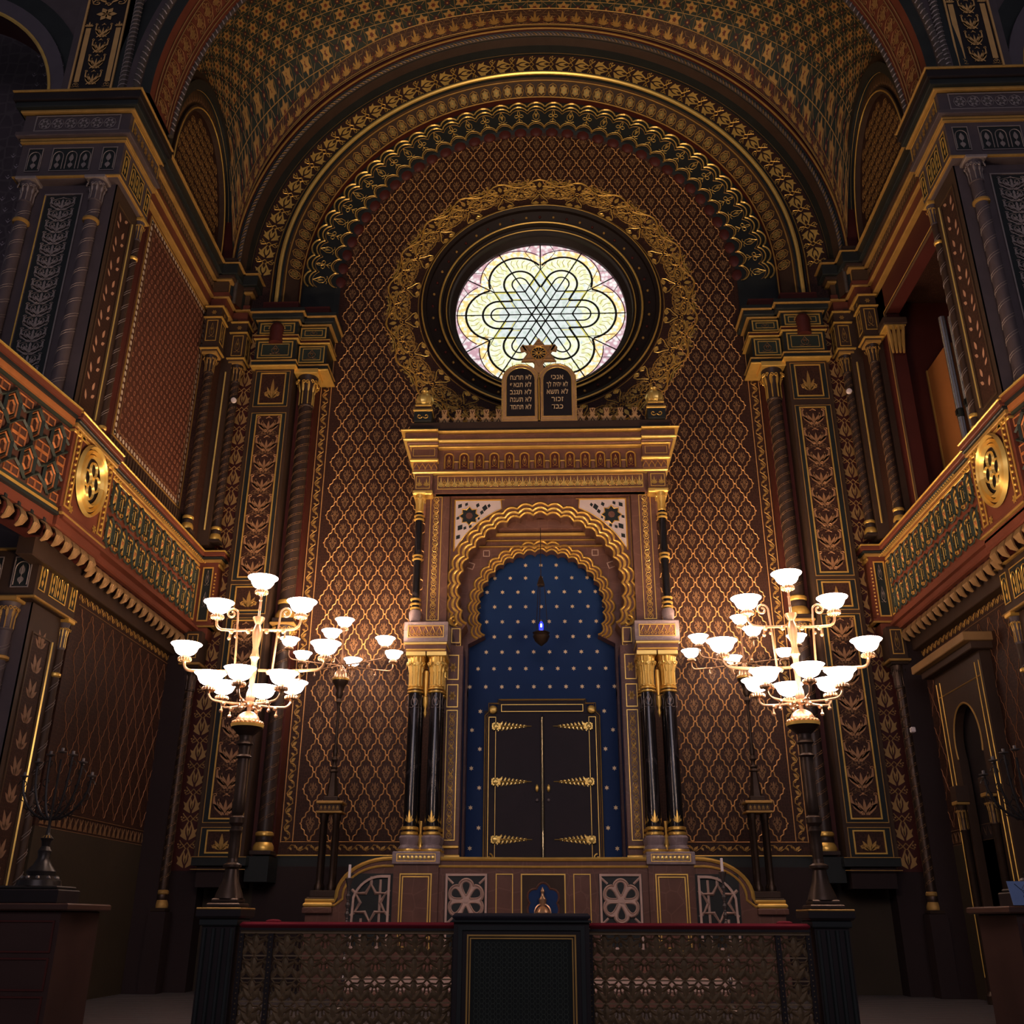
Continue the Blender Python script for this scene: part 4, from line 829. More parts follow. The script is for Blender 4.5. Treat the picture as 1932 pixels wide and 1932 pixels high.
# --- eternal lamp hanging in the niche
el = empty('eternal_lamp', (AX, 15.05, 7.0), 'small hanging lamp with a glowing blue glass in front of the starry niche', 'hanging lamp')
mb = MB(); mb.tube([(AX, 15.05, 7.0), (AX, 15.05, 6.14)], .007, DBRONZE, 5); mb.lathe([(.0, 6.18), (.03, 6.12), (.065, 6.0), (.05, 5.98)], (AX, 15.05, 0), DBRONZE, 12)
for k in range(3): a = k*2*pi/3+.3; mb.tube([(AX+.06*cos(a), 15.05+.06*sin(a), 5.99), (AX+.085*cos(a), 15.05+.085*sin(a), 5.6), (AX+.11*cos(a), 15.05+.11*sin(a), 5.28)], .005, DBRONZE, 4)
mb.build('chain', el)
mb = MB(); mb.lathe([(.0, 4.98), (.03, 5.0), (.10, 5.06), (.135, 5.14), (.12, 5.18), (.14, 5.2), (.1, 5.22)], (AX, 15.05, 0), DBRONZE, 16); mb.build('dish', el)
mb = MB(); mb.lathe([(.02, 5.2), (.034, 5.24), (.036, 5.34), (.02, 5.38), (.0, 5.39)], (AX, 15.05, 0), mat('glowing_blue_glass', (.02, .04, .8), 0, .2, .05, emit=((.02, .03, 1.0), 3.0)), 12)
mb.lathe([(.012, 5.39), (.012, 5.41), (0, 5.42)], (AX, 15.05, 0), BRASS, 8); mb.sph((AX, 15.012, 5.31), .014, mat('lamp_flame', (1, .9, .8), 0, .3, .02, emit=((.8, .8, 1), 9.0)), 8, (1, .6, 2.2)); mb.build('blue_glass', el)

# ================================================================ lamp standards
BOWLP = [(.028, 0), (.06, .004), (.09, .022), (.108, .048), (.117, .074), (.130, .094), (.148, .106), (.154, .114), (.148, .116), (.125, .100), (.108, .078), (.095, .05), (.07, .025), (.0, .02)]
def bowl(parent, x, y, z, sc=1.0):
    mb = MB(); mb.lathe([(r*sc, h*sc) for r, h in BOWLP], (x, y, z), BOWL, 28, caps=False); o = mb.build('glass_bowl', parent, smooth=60)
    g = MB(); g.sph((x, y, z+.075*sc), .026*sc, BULB, 8); g.build('bulb', o)
    g = MB(); g.lathe([(.012*sc, -.09*sc), (.02*sc, -.07*sc), (.05*sc, -.055*sc), (.062*sc, -.03*sc), (.03*sc, -.028*sc), (.03*sc, .0)], (x, y, z), BRASS, 16)
    for k in range(14): a = 2*pi*k/14; g.sph((x+.058*sc*cos(a), y+.058*sc*sin(a), z-.044*sc), .013*sc, BRASS, 6, (1, 1, 1.5))
    g.build('gallery', o)
def arm(mb, c, a, R_, z_hub, z_end, r=.013, ry=.0):
    ca, sa = cos(a), sin(a); P = []
    for t in np.linspace(0, 1, 8): P.append((.05+(R_-.13)*t, z_hub-.008*sin(pi*t)))
    h_ = z_end-z_hub
    for t in np.linspace(0, pi/2, 6)[1:]: P.append((R_-.08+.08*sin(t), z_hub+.08*(1-cos(t))))
    P.append((R_, z_end-.07)); Q = [(c[0]+u*ca, c[1]+u*sa, z) for u, z in P]; mb.tube(Q, r, BRASS, 7)
    for u in (.22*R_, .62*R_): mb.sph((c[0]+u*ca, c[1]+u*sa, z_hub-.02), r*1.9, BRASS, 7)
    u = .66*R_; mb.tube([(c[0]+u*ca, c[1]+u*sa, z_hub-.03), (c[0]+u*ca, c[1]+u*sa, z_hub-.10)], [.006, .012], BRASS, 5); mb.sph((c[0]+u*ca, c[1]+u*sa, z_hub-.09), .02, BRASS, 6)
def front_lamp(s, X, Y_):
    sw = side_word(s); e = empty('lamp_standard', (X, Y_, 1.07), f'tall branched lamp standard with eleven lit opal bowls on the front {sw} railing post', 'lamp standard')
    X0 = X; m = 1 if s < 0 else -1; lean = 0
    mb = MB(); mb.box(X-.15, X+.15, Y_-.15, Y_+.15, 1.07, 1.11, DBRONZE, b=.01); mb.box(X-.12, X+.12, Y_-.12, Y_+.12, 1.11, 1.15, DBRONZE, b=.01)
    mb.lathe([(.13, 1.15), (.12, 1.19), (.075, 1.30), (.06, 1.40), (.085, 1.42), (.085, 1.44), (.05, 1.46), (.045, 1.5)], (X, Y_, 0), DBRONZE, 20); mb.build('foot', e)
    mb = MB(); mb.lathe([(.045, 1.48), (.052, 1.6), (.046, 1.7), (.06, 1.74), (.045, 1.78), (.07, 1.81), (.07, 1.86), (.045, 1.88), (.06, 1.92), (.055, 2.05), (.055, 2.40), (.075, 2.42), (.055, 2.44), (.058, 2.52), (.08, 2.54), (.06, 2.58), (.065, 2.62), (.13, 2.68), (.15, 2.70)], (X, Y_, 0), DBRONZE, 20); mb.build('post', e)
    mb = MB(); mb.lathe([(.155, 2.70), (.16, 2.73), (.13, 2.735)], (X, Y_, 0), GOLD, 28); mb.lathe([(.12, 2.73), (.115, 2.775), (.09, 2.82), (.05, 2.85), (.02, 2.86), (.02, 2.90), (.05, 2.92), (.05, 2.95)], (X, Y_, 0), BRASS, 28, lobes=14, lob=.02)
    for k in range(22): a = 2*pi*k/22; mb.sph((X+.14*cos(a), Y_+.14*sin(a), 2.745), .016, BRASS, 6)
    mb.build('dome', e)
    mb = MB(); mb.lathe([(.03, 2.94), (.045, 2.98), (.04, 3.04), (.022, 3.1), (.03, 3.2), (.034, 3.26), (.028, 3.34), (.035, 3.38), (.05, 3.40), (.035, 3.44), (.028, 3.5), (.045, 3.60), (.05, 3.68), (.028, 3.74), (.06, 3.80), (.06, 3.815), (.012, 3.83), (.012, 4.06)], (X, Y_, 0), BRASS, 18)
    for z in (3.9, 4.0): mb.sph((X, Y_, z), .018, BRASS, 7)
    for sg in (-1, 1):                     # crook-headed rods
        x1 = X+sg*.22; mb.tube([(X+sg*.19, Y_, 3.27), (X+sg*.20, Y_, 3.5), (x1, Y_, 3.86)]+[(x1+sg*-.0+sg*(0)-sg*(-1)*(.055-.055*cos(t))*(1) if False else x1+sg*(.06-.06*cos(t)*(1-.09*t)), Y_, 3.86+.06*sin(t)*(1-.09*t)) for t in np.linspace(.2, 8.2, 22)], .011, BRASS, 6); mb.sph((x1, Y_, 3.62), .018, BRASS, 6)
    mb.build('stem', e)
    mb = MB(); b = []
    for k in range(6): a = radians(30+60*k); b.append((X+.41*cos(a), Y_+.41*sin(a), 3.08)); arm(mb, (X, Y_), a, .41, 2.93, 3.08)
    for a in (0, pi):
        arm(mb, (X, Y_), a, .71, 3.27, 3.43, .016); arm(mb, (X, Y_), a, .43, 3.69, 3.87, .014); ca = cos(a); b += [(X+.71*ca, Y_, 3.43), (X+.43*ca, Y_, 3.87)]
    mb.build('arms', e)
    for p in b: bowl(e, *p)
    bowl(e, X, Y_, 4.13); return e
for s in (-1, 1): front_lamp(s, (-2.83 if s < 0 else 2.55), 9.5)
for s in (-1, 1):
    X, Y_ = AX+s*3.08, 14.68; sw = side_word(s)
    e = empty('lamp_standard', (X, Y_, 1.2), f'slender seven-bowl lamp standard on clustered columns at the {sw} shoulder of the ark base', 'lamp standard')
    mb = MB(); mb.box(X-.22, X+.22, Y_-.2, Y_+.2, 1.2, 1.27, DBRONZE, b=.01); mb.box(X-.18, X+.18, Y_-.17, Y_+.17, 1.27, 1.36, UMBER, b=.01); mb.build('base', e)
    for dx in (-.09, .09):
        for dy in (-.08, .08):
            g = MB(); g.lathe([(.055, 1.36), (.06, 1.42), (.036, 1.46), (.038, 1.5), (.036, 2.3), (.05, 2.33), (.045, 2.37), (.06, 2.42)], (X+dx, Y_+dy, 0), DBRONZE, 12); g.build('cluster_column', e)
    mb = MB(); mb.box(X-.16, X+.16, Y_-.14, Y_+.14, 2.42, 2.52, UMBER); mb.box(X-.19, X+.19, Y_-.16, Y_+.16, 2.40, 2.43, DGOLD, b=.008); mb.box(X-.19, X+.19, Y_-.16, Y_+.16, 2.53, 2.57, DGOLD, b=.01)
    M = pY(Y_-.14); [stamp(mb, BUD, M, X-.12+.06*k, 2.475, .06, .07, .003, GOLD) for k in range(5)]
    mb.box(X-.1, X+.1, Y_-.1, Y_+.1, 2.57, 2.64, UMBER, b=.01); mb.lathe([(.09, 2.64), (.045, 2.98), (.07, 3.0), (.05, 3.03)], (X, Y_, 0), DBRONZE, 6); mb.build('capital_block', e)
    mb = MB(); mb.lathe([(.03, 3.0), (.055, 3.06), (.03, 3.1), (.03, 3.14), (.05, 3.17), (.028, 3.22), (.045, 3.3), (.03, 3.34), (.022, 3.4), (.02, 3.95), (.03, 4.0), (.045, 4.03), (.03, 4.08), (.06, 4.15), (.05, 4.2), (.08, 4.28), (.12, 4.33), (.125, 4.36)], (X, Y_, 0), DBRONZE, 16); mb.build('stem', e)
    mb = MB(); mb.lathe([(.127, 4.36), (.13, 4.385), (.1, 4.39)], (X, Y_, 0), GOLD, 24); mb.lathe([(.105, 4.385), (.095, 4.47), (.06, 4.52), (.025, 4.55), (.02, 4.6), (.04, 4.62), (.02, 4.66), (.012, 4.7), (.012, 5.15)], (X, Y_, 0), BRASS, 20)
    for k in range(18): a = 2*pi*k/18; mb.sph((X+.115*cos(a), Y_+.115*sin(a), 4.395), .013, BRASS, 6)
    mb.build('dome', e)
    mb = MB(); b = []
    for k in range(6): a = radians(30+60*k); arm(mb, (X, Y_), a, .84, 4.60, 4.80, .011); b.append((X+.84*cos(a), Y_+.84*sin(a), 4.80))
    mb.build('arms', e)
    for p in b: bowl(e, *p, sc=.98)
    bowl(e, X, Y_, 5.22, sc=.98)

# ================================================================ railing, desk and posts at the front
RX = -.14; RY = 9.4
for s in (-1, 1):
    X = -2.83 if s < 0 else 2.55; sw = side_word(s)
    mb = MB(); mb.box(X-.17, X+.17, RY-.12, RY+.26, -.15, .10, BWOOD, b=.01); mb.box(X-.15, X+.15, RY-.1, RY+.24, .1, .95, BWOOD, b=.02)
    for k in range(4): mb.tube([(X-.12+.08*k, RY-.1, .14), (X-.12+.08*k, RY-.1, .9)], .02, DARK, 6)
    mb.box(X-.17, X+.17, RY-.13, RY+.27, .92, .98, DARK, b=.01); mb.box(X-.2, X+.2, RY-.16, RY+.3, .98, 1.07, BWOOD, b=.02); mb.box(X-.2, X+.2, RY-.16, RY+.3, 1.055, 1.07, DGOLD, b=.004)
    tag(mb.build('railing_post'), f'black corner post of the {sw} railing half, carrying a tall lamp standard', 'post')
def pierced(mb, M, u0, u1, v0, v1, cw, ch_, m):
    nu = max(1, round((u1-u0)/cw)); nv = max(1, round((v1-v0)/ch_)); a, b = (u1-u0)/nu, (v1-v0)/nv
    for i in range(nu):
        for j in range(nv):
            cx, cz = u0+(i+.5)*a, v0+(j+.5)*b; fl = 1 if (i+j) % 2 else -1
            st = mir([('P', leaf(.02, -.46, .62, .25, 62)), ('P', leaf(.06, .0, .5, .18, 38)), ('P', leaf(.5, -.5, .5, .22, 112)), ('L', np.array([(0, -.5), (.2, -.3), (.42, -.06), (.44, .16), (.26, .2), (.22, .06), (.32, 0)]), .09), ('L', np.array([(0, .5), (.14, .3), (.36, .32), (.5, .5)]), .09), ('P', leaf(.5, .1, .3, .13, 130)), ('L', np.array([(.5, -.5), (.34, -.3), (.12, -.2), (0, -.02)]), .08)])+[('P', leaf(0, -.2, .7, .26, 90)), ('P', leaf(0, -.5, .26, .14, 90)), ('P', ell(0, .44, .07, .06, 7))]
            for k, p, *r in st:
                q = np.c_[np.asarray(p)[:, 0]*a, np.asarray(p)[:, 1]*b]+np.array([cx, cz])
                if k == 'P': mb.prism(q, M, -.012, .006, m); mb.poly(q, M, .007, m, rise=.022)
                else: mb.ribbon(q, r[0]*min(a, b), M, 0, m); 
    for j in range(nv+1): z = v0+j*b; mb.prism([(u0, z-.006), (u1, z-.006), (u1, z+.006), (u0, z+.006)], M, -.01, .006, m)
CAST = mat('cast_brass_lattice', (.24, .17, .10), .6, .32, .4, 9)
for s in (-1, 1):
    sw = side_word(s); u0, u1 = (-2.65, -.725) if s < 0 else (.445, 2.37)
    e = empty('railing', ((u0+u1)/2, RY, 0), f'pierced cast-brass railing under a crimson rail, {sw} of the reading desk', 'railing')
    mb = MB(); M = pY(RY); ua, ub = (u0+.30, u1-.02) if s < 0 else (u0+.02, u1-.30)
    pierced(mb, M, ua, ub, -.05, .86, .225, .2, CAST); mb.build('lattice_panel', e, smooth=0)
    mb = MB(); pierced(mb, M, (u0+.02 if s < 0 else ub+.05), (ua-.05 if s < 0 else u1-.02), -.05, .86, .24, .2, CAST); mb.build('lattice_panel', e, smooth=0)
    mb = MB()
    for x in ((u0+.01, ua-.025, ub+.01) if s < 0 else (ua-.01, ub+.025, u1-.01)):
        mb.box(x-.022, x+.022, RY-.025, RY+.03, -.1, .9, BWOOD)
        for k in range(22): mb.sph((x, RY-.028, -.03+k*.041), .008, CAST, 5)
    mb.box(u0, u1, RY-.03, RY+.03, .86, .89, CAST); mb.box(u0, u1, RY-.05, RY+.06, -.15, -.05, BWOOD); mb.build('stile', e)
    mb = MB(); mb.box(u0, u1, RY-.07, RY+.09, .885, .905, BWOOD); mb.box(u0, u1, RY-.085, RY+.105, .905, .955, VELVET, b=.02)
    mb.sph(((u0+.28 if s < 0 else u1-.2), RY, .957), .05, VELVET, 8, (1.5, .8, .4)); mb.build('velvet_rail', e)
mb = MB(); mb.box(-4, 4, RY-.45, RY+.35, -.7, -.15, BWOOD); tag(mb.build('railing_plinth'), 'black plinth running under the whole pierced railing', 'plinth')
e = empty('reading_desk', (RX, RY-.2, -.15), 'black panelled reading desk with a padded dark top, in the middle of the front railing', 'desk')
D0, D1, DY = -.72, .44, RY-.32
mb = MB(); mb.box(D0, D1, DY, RY+.2, -.15, .96, BWOOD); M = pY(DY); frame(mb, M, D0+.04, D1-.04, -.12, .93, .035, .0, DARK); frame(mb, M, D0+.115, D1-.115, -.08, .86, .014, .004, DGOLD); frame(mb, M, D0+.14, D1-.14, -.06, .835, .01, .004, DGOLD)
mb.poly([(D0+.155, -.04), (D1-.155, -.04), (D1-.155, .82), (D0+.155, .82)], M, .003, mat('black_green_cloth', (.014, .018, .016), 0, .8, .2, 30)); GR = mat('grey_green_stitch', (.075, .09, .075), 0, .7)
for i in range(17):
    for j in range(21): mb.ribbon(ell(D0+.2+i*.047, .0+j*.039, .02, .022, 6), .004, M, .004, GR, True)
mb.build('body', e)
mb = MB(); mb.box(D0-.02, D1+.02, DY-.04, RY+.24, .955, .975, DARK, b=.005); mb.box(D0-.01, D1+.01, DY-.05, RY+.25, .975, 1.03, mat('dark_padded_cloth', (.022, .02, .028), 0, .85, .2, 10), b=.022); mb.build('padded_top', e)
# tall candlesticks behind the railing
for s in (-1, 1):
    X, Y_ = (-2.33, 12.6) if s < 0 else (2.19, 12.6); zt = 1.60 if s < 0 else 1.68; sw = side_word(s)
    e = empty('candlestick', (X, Y_, 0), f'thin turned candlestick with an unlit white candle in front of the {sw} star grille', 'candlestick')
    pr = [(.10, 0), (.11, .03), (.05, .06), (.02, .1)]; z = .1
    while z < zt-.34: pr += [(.012, z), (.028, z+.03), (.03, z+.045), (.013, z+.075), (.018, z+.09)]; z += .1
    pr += [(.012, z), (.035, zt-.2), (.05, zt-.16), (.045, zt-.155), (.015, zt-.15)]
    mb = MB(); mb.lathe(pr, (X, Y_, 0), mat('tarnished_silver', (.22, .2, .2), .9, .3, .3, 9), 12); mb.build('stem', e)
    mb = MB(); mb.lathe([(.018, zt-.15), (.017, zt), (.0, zt+.003)], (X, Y_, 0), CANDLE, 10); mb.tube([(X, Y_, zt), (X, Y_, zt+.02)], .003, LEAD, 4); mb.build('candle', e)

# ================================================================ SIDE WALLS, BALCONIES, PIERS
ZB0, ZB1 = 5.41, 6.71
YF, YN = 15.35, 11.65
for s in (-1, 1):
    sw = side_word(s); XP = 6.05 if s < 0 else 5.90; PF = 5.74 if s < 0 else 5.70
    M0 = pX(XW, s); B = lambda mb, x0, x1, *r, **k: mb.box(s*x0, s*x1, *r, **k)
    # ---- lower wall
    mb = MB(); B(mb, XW, 6.3, 11.91, 16.0, 0, 5.2, BROWN); B(mb, XW-.01, 6.3, 11.9, 15.6, 0, 2.0, OLIVE)
    lattice(mb, M0, 12.0, 15.5, 2.25, 4.75, .33, .62, .012, .004, mat('dim_copper_line', (.22, .10, .045), .3, .5))
    for k in range(24): stamp(mb, [('P', np.array([(-.5, -.5), (.5, -.5), (0, .5)])), ('L', np.array([(-.4, .5), (0, -.3), (.4, .5)]), .1)], M0, 12.05+k*.15, 2.1, .12, .14, .006, DULL)
    for k in range(22): stamp(mb, VINE, M0, 12.05+k*.16, 4.86, .16, .14, .006, DGOLD)
    for z in (2.0, 2.2, 4.77, 4.95): mb.ribbon([(12, z), (15.6, z)], .012, M0, .006, DULL)
    mb.build('wall_'+sw+'_lower' if False else 'wall_'+sw, kind='structure')
    # ---- upper wall
    if s < 0:
        mb = MB(); B(mb, 6.08, 6.3, 11.9, 15.2, 5.4, 12.6, MAROON); Mu = pX(6.08, s); mb.poly([(12.15, 7.35), (14.95, 7.35), (14.95, 11.25), (12.15, 11.25)], Mu, .006, mat('terracotta_panel', (.075, .026, .017), 0, .55, .2, 2))
        pm = mat('panel_rings', (.24, .10, .055), .1, .5)
        for i in range(20):
            for j in range(28): mb.ribbon(ell(12.4+i*.13+(j % 2)*.065, 7.5+j*.132, .028, .036, 7), .012, Mu, .008, pm, True)
        wb = mat('ivory_beads', (.5, .42, .32), 0, .5)
        for j in range(36): 
            for y in (12.27, 14.85): mb.poly(ell(y, 7.45+j*.106, .034, .04, 8), Mu, .012, wb)
        for i in range(26): 
            for z in (7.43, 11.18): mb.poly(ell(12.27+i*.103, z, .036, .036, 8), Mu, .012, wb)
        frame(mb, Mu, 12.2, 14.95, 7.36, 11.25, .02, .006, DGOLD); frame(mb, Mu, 12.34, 14.78, 7.50, 11.1, .012, .006, DULL)
        for k in range(30): B(mb, 6.0, 6.08, 12.05+k*.1, 12.11+k*.1, 7.0, 7.28, UMBER)
        mb.build('wall_left_upper', kind='structure')
    else:
        mb = MB(); B(mb, 6.08, 6.3, 14.55, 15.2, 5.4, 12.6, MAROON); B(mb, 6.08, 6.3, 11.9, 15.2, 10.75, 12.6, MAROON); B(mb, 5.98, 6.1, 14.9, 15.3, 6.84, 11.4, UMBER)
        B(mb, 6.3, 9.0, 14.9, 15.0, 5.4, 12.6, MAROON); B(mb, 9.0, 9.1, 12.0, 15.0, 5.4, 12.6, BWOOD); B(mb, 6.3, 9, 11.9, 15, 11.2, 11.4, BROWN); B(mb, 6.05, 6.3, 11.9, 12.1, 5.4, 12.6, UMBER)
        Mu = pX(6.08, s); mb.ribbon([(14.55, 7), (14.55, 10.75), (12, 10.75)], .05, Mu, .01, TAN); mb.ribbon([(14.62, 7), (14.62, 10.82), (12, 10.82)], .02, Mu, .01, DGOLD)
        mb.build('wall_right_upper', kind='structure')
        mb = MB(); B(mb, 6.72, 8.8, 13.92, 14.85, 5.42, 9.75, CASE); B(mb, 6.70, 6.72, 14.80, 14.84, 5.42, 9.75, DGOLD); tag(mb.build('organ_case'), 'orange-brown wooden organ case inside the opening of the right gallery', 'organ')
        for k, yy in enumerate((13.72, 13.40)):
            e = empty('organ_pipe', (6.62, yy, 6.9), ['silvery organ pipe nearest the organ case in the right gallery', 'silvery organ pipe half hidden behind the near right pier'][k], 'organ pipe', 'organ pipes of the right gallery')
            g = MB(); g.lathe([(.03, 6.9), (.055, 8.25)], (6.62, yy, 0), SILVER, 16); g.build('foot', e)
            g = MB(); g.lathe([(.058, 8.25), (.058, 8.4)], (6.62, yy, 0), DARK, 16); g.box(6.555, 6.58, yy-.03, yy+.03, 8.30, 8.38, LEAD); g.build('mouth', e)
            g = MB(); g.lathe([(.055, 8.4), (.055, 10.1-.2*k), (.045, 10.1-.2*k)], (6.62, yy, 0), SILVER, 16); g.build('body', e)
        e = empty('wall_bracket', (6.2, 14.7, 10.2), 'carved bracket with a gilt leaf in the upper corner of the right gallery opening', 'bracket'); g = MB(); g.box(5.95, 6.35, 14.4, 14.9, 10.45, 10.6, UMBER, b=.02); g.box(5.97, 6.33, 14.42, 14.9, 10.42, 10.46, GOLD, b=.01); g.build('shelf', e)
        g = MB(); [g.tube([(6.05+.06*k, 14.45, 9.9), (6.03+.07*k, 14.42, 10.2), (6.0+.09*k, 14.38, 10.4)], [.02, .04, .02], DGOLD, 6) for k in range(4)]; g.build('gilt_leaf', e)
    # cornice above the upper wall and round the corner
    mb = MB(); zc = 11.3
    for h_, pr, m in ((.04, .02, DGOLD), (.2, .0, RED), (.04, .05, DGOLD), (.10, .03, RED), (.24, .0, TAN), (.05, .06, DGOLD), (.07, .10, UMBER), (.22, .16, DARK), (.03, .2, DGOLD), (.12, .12, UMBER)):
        B(mb, XW-pr, 6.3, 11.9, 15.35, zc, zc+h_, m, b=min(.01, h_*.3)); B(mb, 5.72-pr, 6.2, 14.85-pr*.5, 15.6, zc, zc+h_, m, b=min(.01, h_*.3)); B(mb, 5.45-pr, 5.75, 15.3-pr, 15.62, zc, zc+h_, m, b=min(.01, h_*.3)); zc += h_
    MC = pX(XW, s)
    for k in range(34): stamp(mb, VINE, MC, 12.0+k*.085, 11.82, .085, .16, .006, DULL)
    mb.build('trim_6' if s < 0 else 'trim_7', kind='structure')
    # corner group: a strip pier and two slender colonnettes on each storey
    mb = MB(); B(mb, 5.82, 6.3, 14.95, 15.62, 6.84, 11.35, BROWN); B(mb, 5.62, 6.0, 15.25, 15.62, 6.84, 11.35, UMBER)
    mb.tube([(s*5.70, 15.23, 7.1), (s*5.70, 15.23, 10.2)], .016, GOLDB, 5); B(mb, 5.66, 6.3, 15.2, 15.62, 0, 5.3, DADO)
    mb.build('trim_%d' % (12 if s < 0 else 13), kind='structure')
    for nm, cx, cy, z0_, z1_, lb in (('colonnette', 5.86, 14.86, 6.9, 10.35, f'slender spiral colonnette standing on the {sw} balcony ledge, the nearer of its pair'), ('colonnette', 5.55, 15.38, 6.9, 10.45, f'slender spiral colonnette standing on the {sw} balcony ledge, the one by the leafy strip'), ('colonnette', 5.62, 15.3, 1.08, 4.75, f'dark spiral colonnette under the {sw} balcony in the corner of the room')):
        e = empty(nm, (s*cx, cy, z0_), lb, 'colonnette'); column(e, s*cx, cy, z0_, z1_, .075, DGOLD if z0_ > 2 else DBRONZE, SHAFT if z0_ > 2 else DBRONZE, GOLD if z0_ > 2 else DGOLD, DULL, ch=.42, bh=.3, turns=10)
        mb = MB(); w = .14; zt = z1_
        if z0_ > 2:
            B(mb, cx-w, cx+w, cy-w, cy+w+.04, zt+.0, 11.3, UMBER, b=.01)
            for z in (zt+.02, 11.02, 11.25): B(mb, cx-w-.03, cx+w+.03, cy-w-.03, cy+w+.04, z, z+.035, GOLD, b=.008)
            for Mq, u in ((pY(cy-w, s), cx), (pX(cx-w, s), cy)): frame(mb, Mq, u-.1, u+.1, 10.54, 10.98, .014, .004, GOLD); stamp(mb, BUD, Mq, u, 10.76, .14, .34, .006, DGOLD); stamp(mb, ROSE, Mq, u, 11.15, .12, .12, .006, DGOLD)
        else:
            B(mb, cx-w, cx+w, cy-w, cy+w+.04, 4.75, 5.3, UMBER, b=.01); Mq = pY(cy-w, s); frame(mb, Mq, cx-.09, cx+.09, 4.85, 5.25, .014, .004, GOLD); stamp(mb, BUD, Mq, cx, 5.05, .12, .34, .006, DGOLD); B(mb, cx-w-.03, cx+w+.03, cy-w-.03, cy+w+.04, 4.74, 4.78, DGOLD, b=.008)
            g = MB(); B(g, cx-.13, cx+.13, cy-.13, cy+.14, 0, 1.08, DADO); g.build('pedestal', e)
        mb.build('impost_block', e)
    # ---- balcony
    e = empty('balcony', (s*PF, 13.5, ZB0), f'{sw} gallery balcony front with gilt strapwork panels, round medallion and leafy brackets', 'balcony')
    Mb = pX(PF, s); mb = MB(); B(mb, PF, XW+.1, YN-.2, YF, ZB0, ZB1-.16, RED); B(mb, PF-.08, 6.2, 10.45, YN, ZB0, ZB1-.1, RED); B(mb, 5.42, PF+.1, YF-.02, 15.6, ZB0, ZB1-.1, RED)
    B(mb, 5.62, 6.3, 10.5, YF+.25, ZB0-.05, ZB0, RED)
    mb.build('parapet_body', e)
    def strap(mb, M, u0, u1, v0, v1):
        mb.poly([(u0, v0), (u1, v0), (u1, v1), (u0, v1)], M, .004, RED); n_ = max(1, round((u1-u0)/.46)); a = (u1-u0)/n_; b = (v1-v0)
        for i in range(n_):
            for j in range(2):
                cx, cz = u0+(i+.5)*a, v0+(j+.5)*b/2; 
                hx = np.array([(-.20, -.30), (0, -.44), (.20, -.30), (.20, .30), (0, .44), (-.20, .30)])*np.array([a, b/2])
                for q_, m, h_, w_ in ((1.0, TEAL, .03, .034), (.78, GOLD, .012, .022), (.55, TEAL, .02, .016), (.34, GOLDB, .02, .02)): mb.ribbon(hx*q_+np.array([cx, cz]), w_, M, h_, m, True, rise=.8)
                mb.poly(hx*.3+np.array([cx, cz]), M, .012, ORANGE, rise=.05)
                for sg in (-1, 1):
                    mb.ribbon([(cx+sg*.2*a, cz+.3*b/2), (cx+sg*.36*a, cz+.42*b/2), (cx+sg*.5*a, cz+.42*b/2)], .03, M, .03, TEAL); mb.ribbon([(cx+sg*.2*a, cz-.3*b/2), (cx+sg*.36*a, cz-.42*b/2), (cx+sg*.5*a, cz-.42*b/2)], .03, M, .03, TEAL)
                    mb.ribbon([(cx+sg*.2*a, cz), (cx+sg*.34*a, cz)], .03, M, .03, TEAL)
                    R4 = np.array([(.0, -.24), (.13, -.24), (.13, .24), (0, .24)])*np.array([a, b/2]); 
                    for q_, m, w_ in ((1., TEAL, .026), (.74, GOLD, .018), (.46, GOLDB, .016)): mb.ribbon(R4*np.array([sg*q_, q_])+np.array([cx+sg*a*(.5-.13*(q_)) - sg*0, cz]), w_, M, .02, m, True, rise=.8)
                    R5 = np.array([(-.1, -.05), (.1, -.05), (.1, .05), (-.1, .05)])*np.array([a, b/2]); mb.ribbon(R5+np.array([cx+sg*.3*a, cz+.28*b/2*1.0]), .018, M, .012, GOLD, True, rise=.9); mb.ribbon(R5+np.array([cx+sg*.3*a, cz-.28*b/2]), .018, M, .012, GOLD, True, rise=.9)
    mb = MB(); strap(mb, Mb, YN+.02, YF-.2, ZB0+.08, ZB1-.24); mb.build('strapwork_panel', e, smooth=0)
    mb = MB()
    for h_, z, pr, m in ((.05, ZB1-.24, .01, GOLD), (.06, ZB1-.17, .03, DGOLD), (.04, ZB1-.11, .06, DARK), (.07, ZB1-.07, .09, RED), (.03, ZB1, .10, GOLD), (.06, ZB0+.02, .03, RED), (.03, ZB0+.0, .05, DGOLD)):
        B(mb, PF-pr, PF+.2, YN, YF, z, z+h_, m, b=.01); B(mb, 5.40-pr, PF+.2, YF-pr, 15.6, z, z+h_, m, b=.01)
        if z > 6: B(mb, PF-.08-pr, PF+.2, 10.45-pr*.3, YN+.02, z+.02, z+h_+.02, m, b=.01)
        else: B(mb, PF-.08-pr, PF+.2, 10.45, YN+.02, z, z+h_, m, b=.01)
    for k in range(70): mb.sph((s*(PF-.115 if k > 22 else PF-.02), 10.5+k*.069, ZB1-.19 if k > 16 else ZB1-.11), .016, GOLD, 5)
    B(mb, PF-.02, XW+.1, YN, YF, ZB0-.14, ZB0-.02, RED, b=.02); B(mb, PF+.06, XW+.1, YN-.2, YF, ZB0-.26, ZB0-.12, MAROON, b=.02); B(mb, PF-.08, XW+.1, 10.45, YN, ZB0-.16, ZB0, RED, b=.02); B(mb, 5.46, PF+.1, YF-.03, 15.6, ZB0-.2, ZB0, RED, b=.02); B(mb, 5.54, PF+.1, YF, 15.6, ZB0-.34, ZB0-.18, UMBER, b=.02)
    B(mb, PF+.16, XW+.1, 10.5, 15.4, ZB0-.5, ZB0-.24, UMBER, b=.01)
    mb.build('moulded_rail', e)
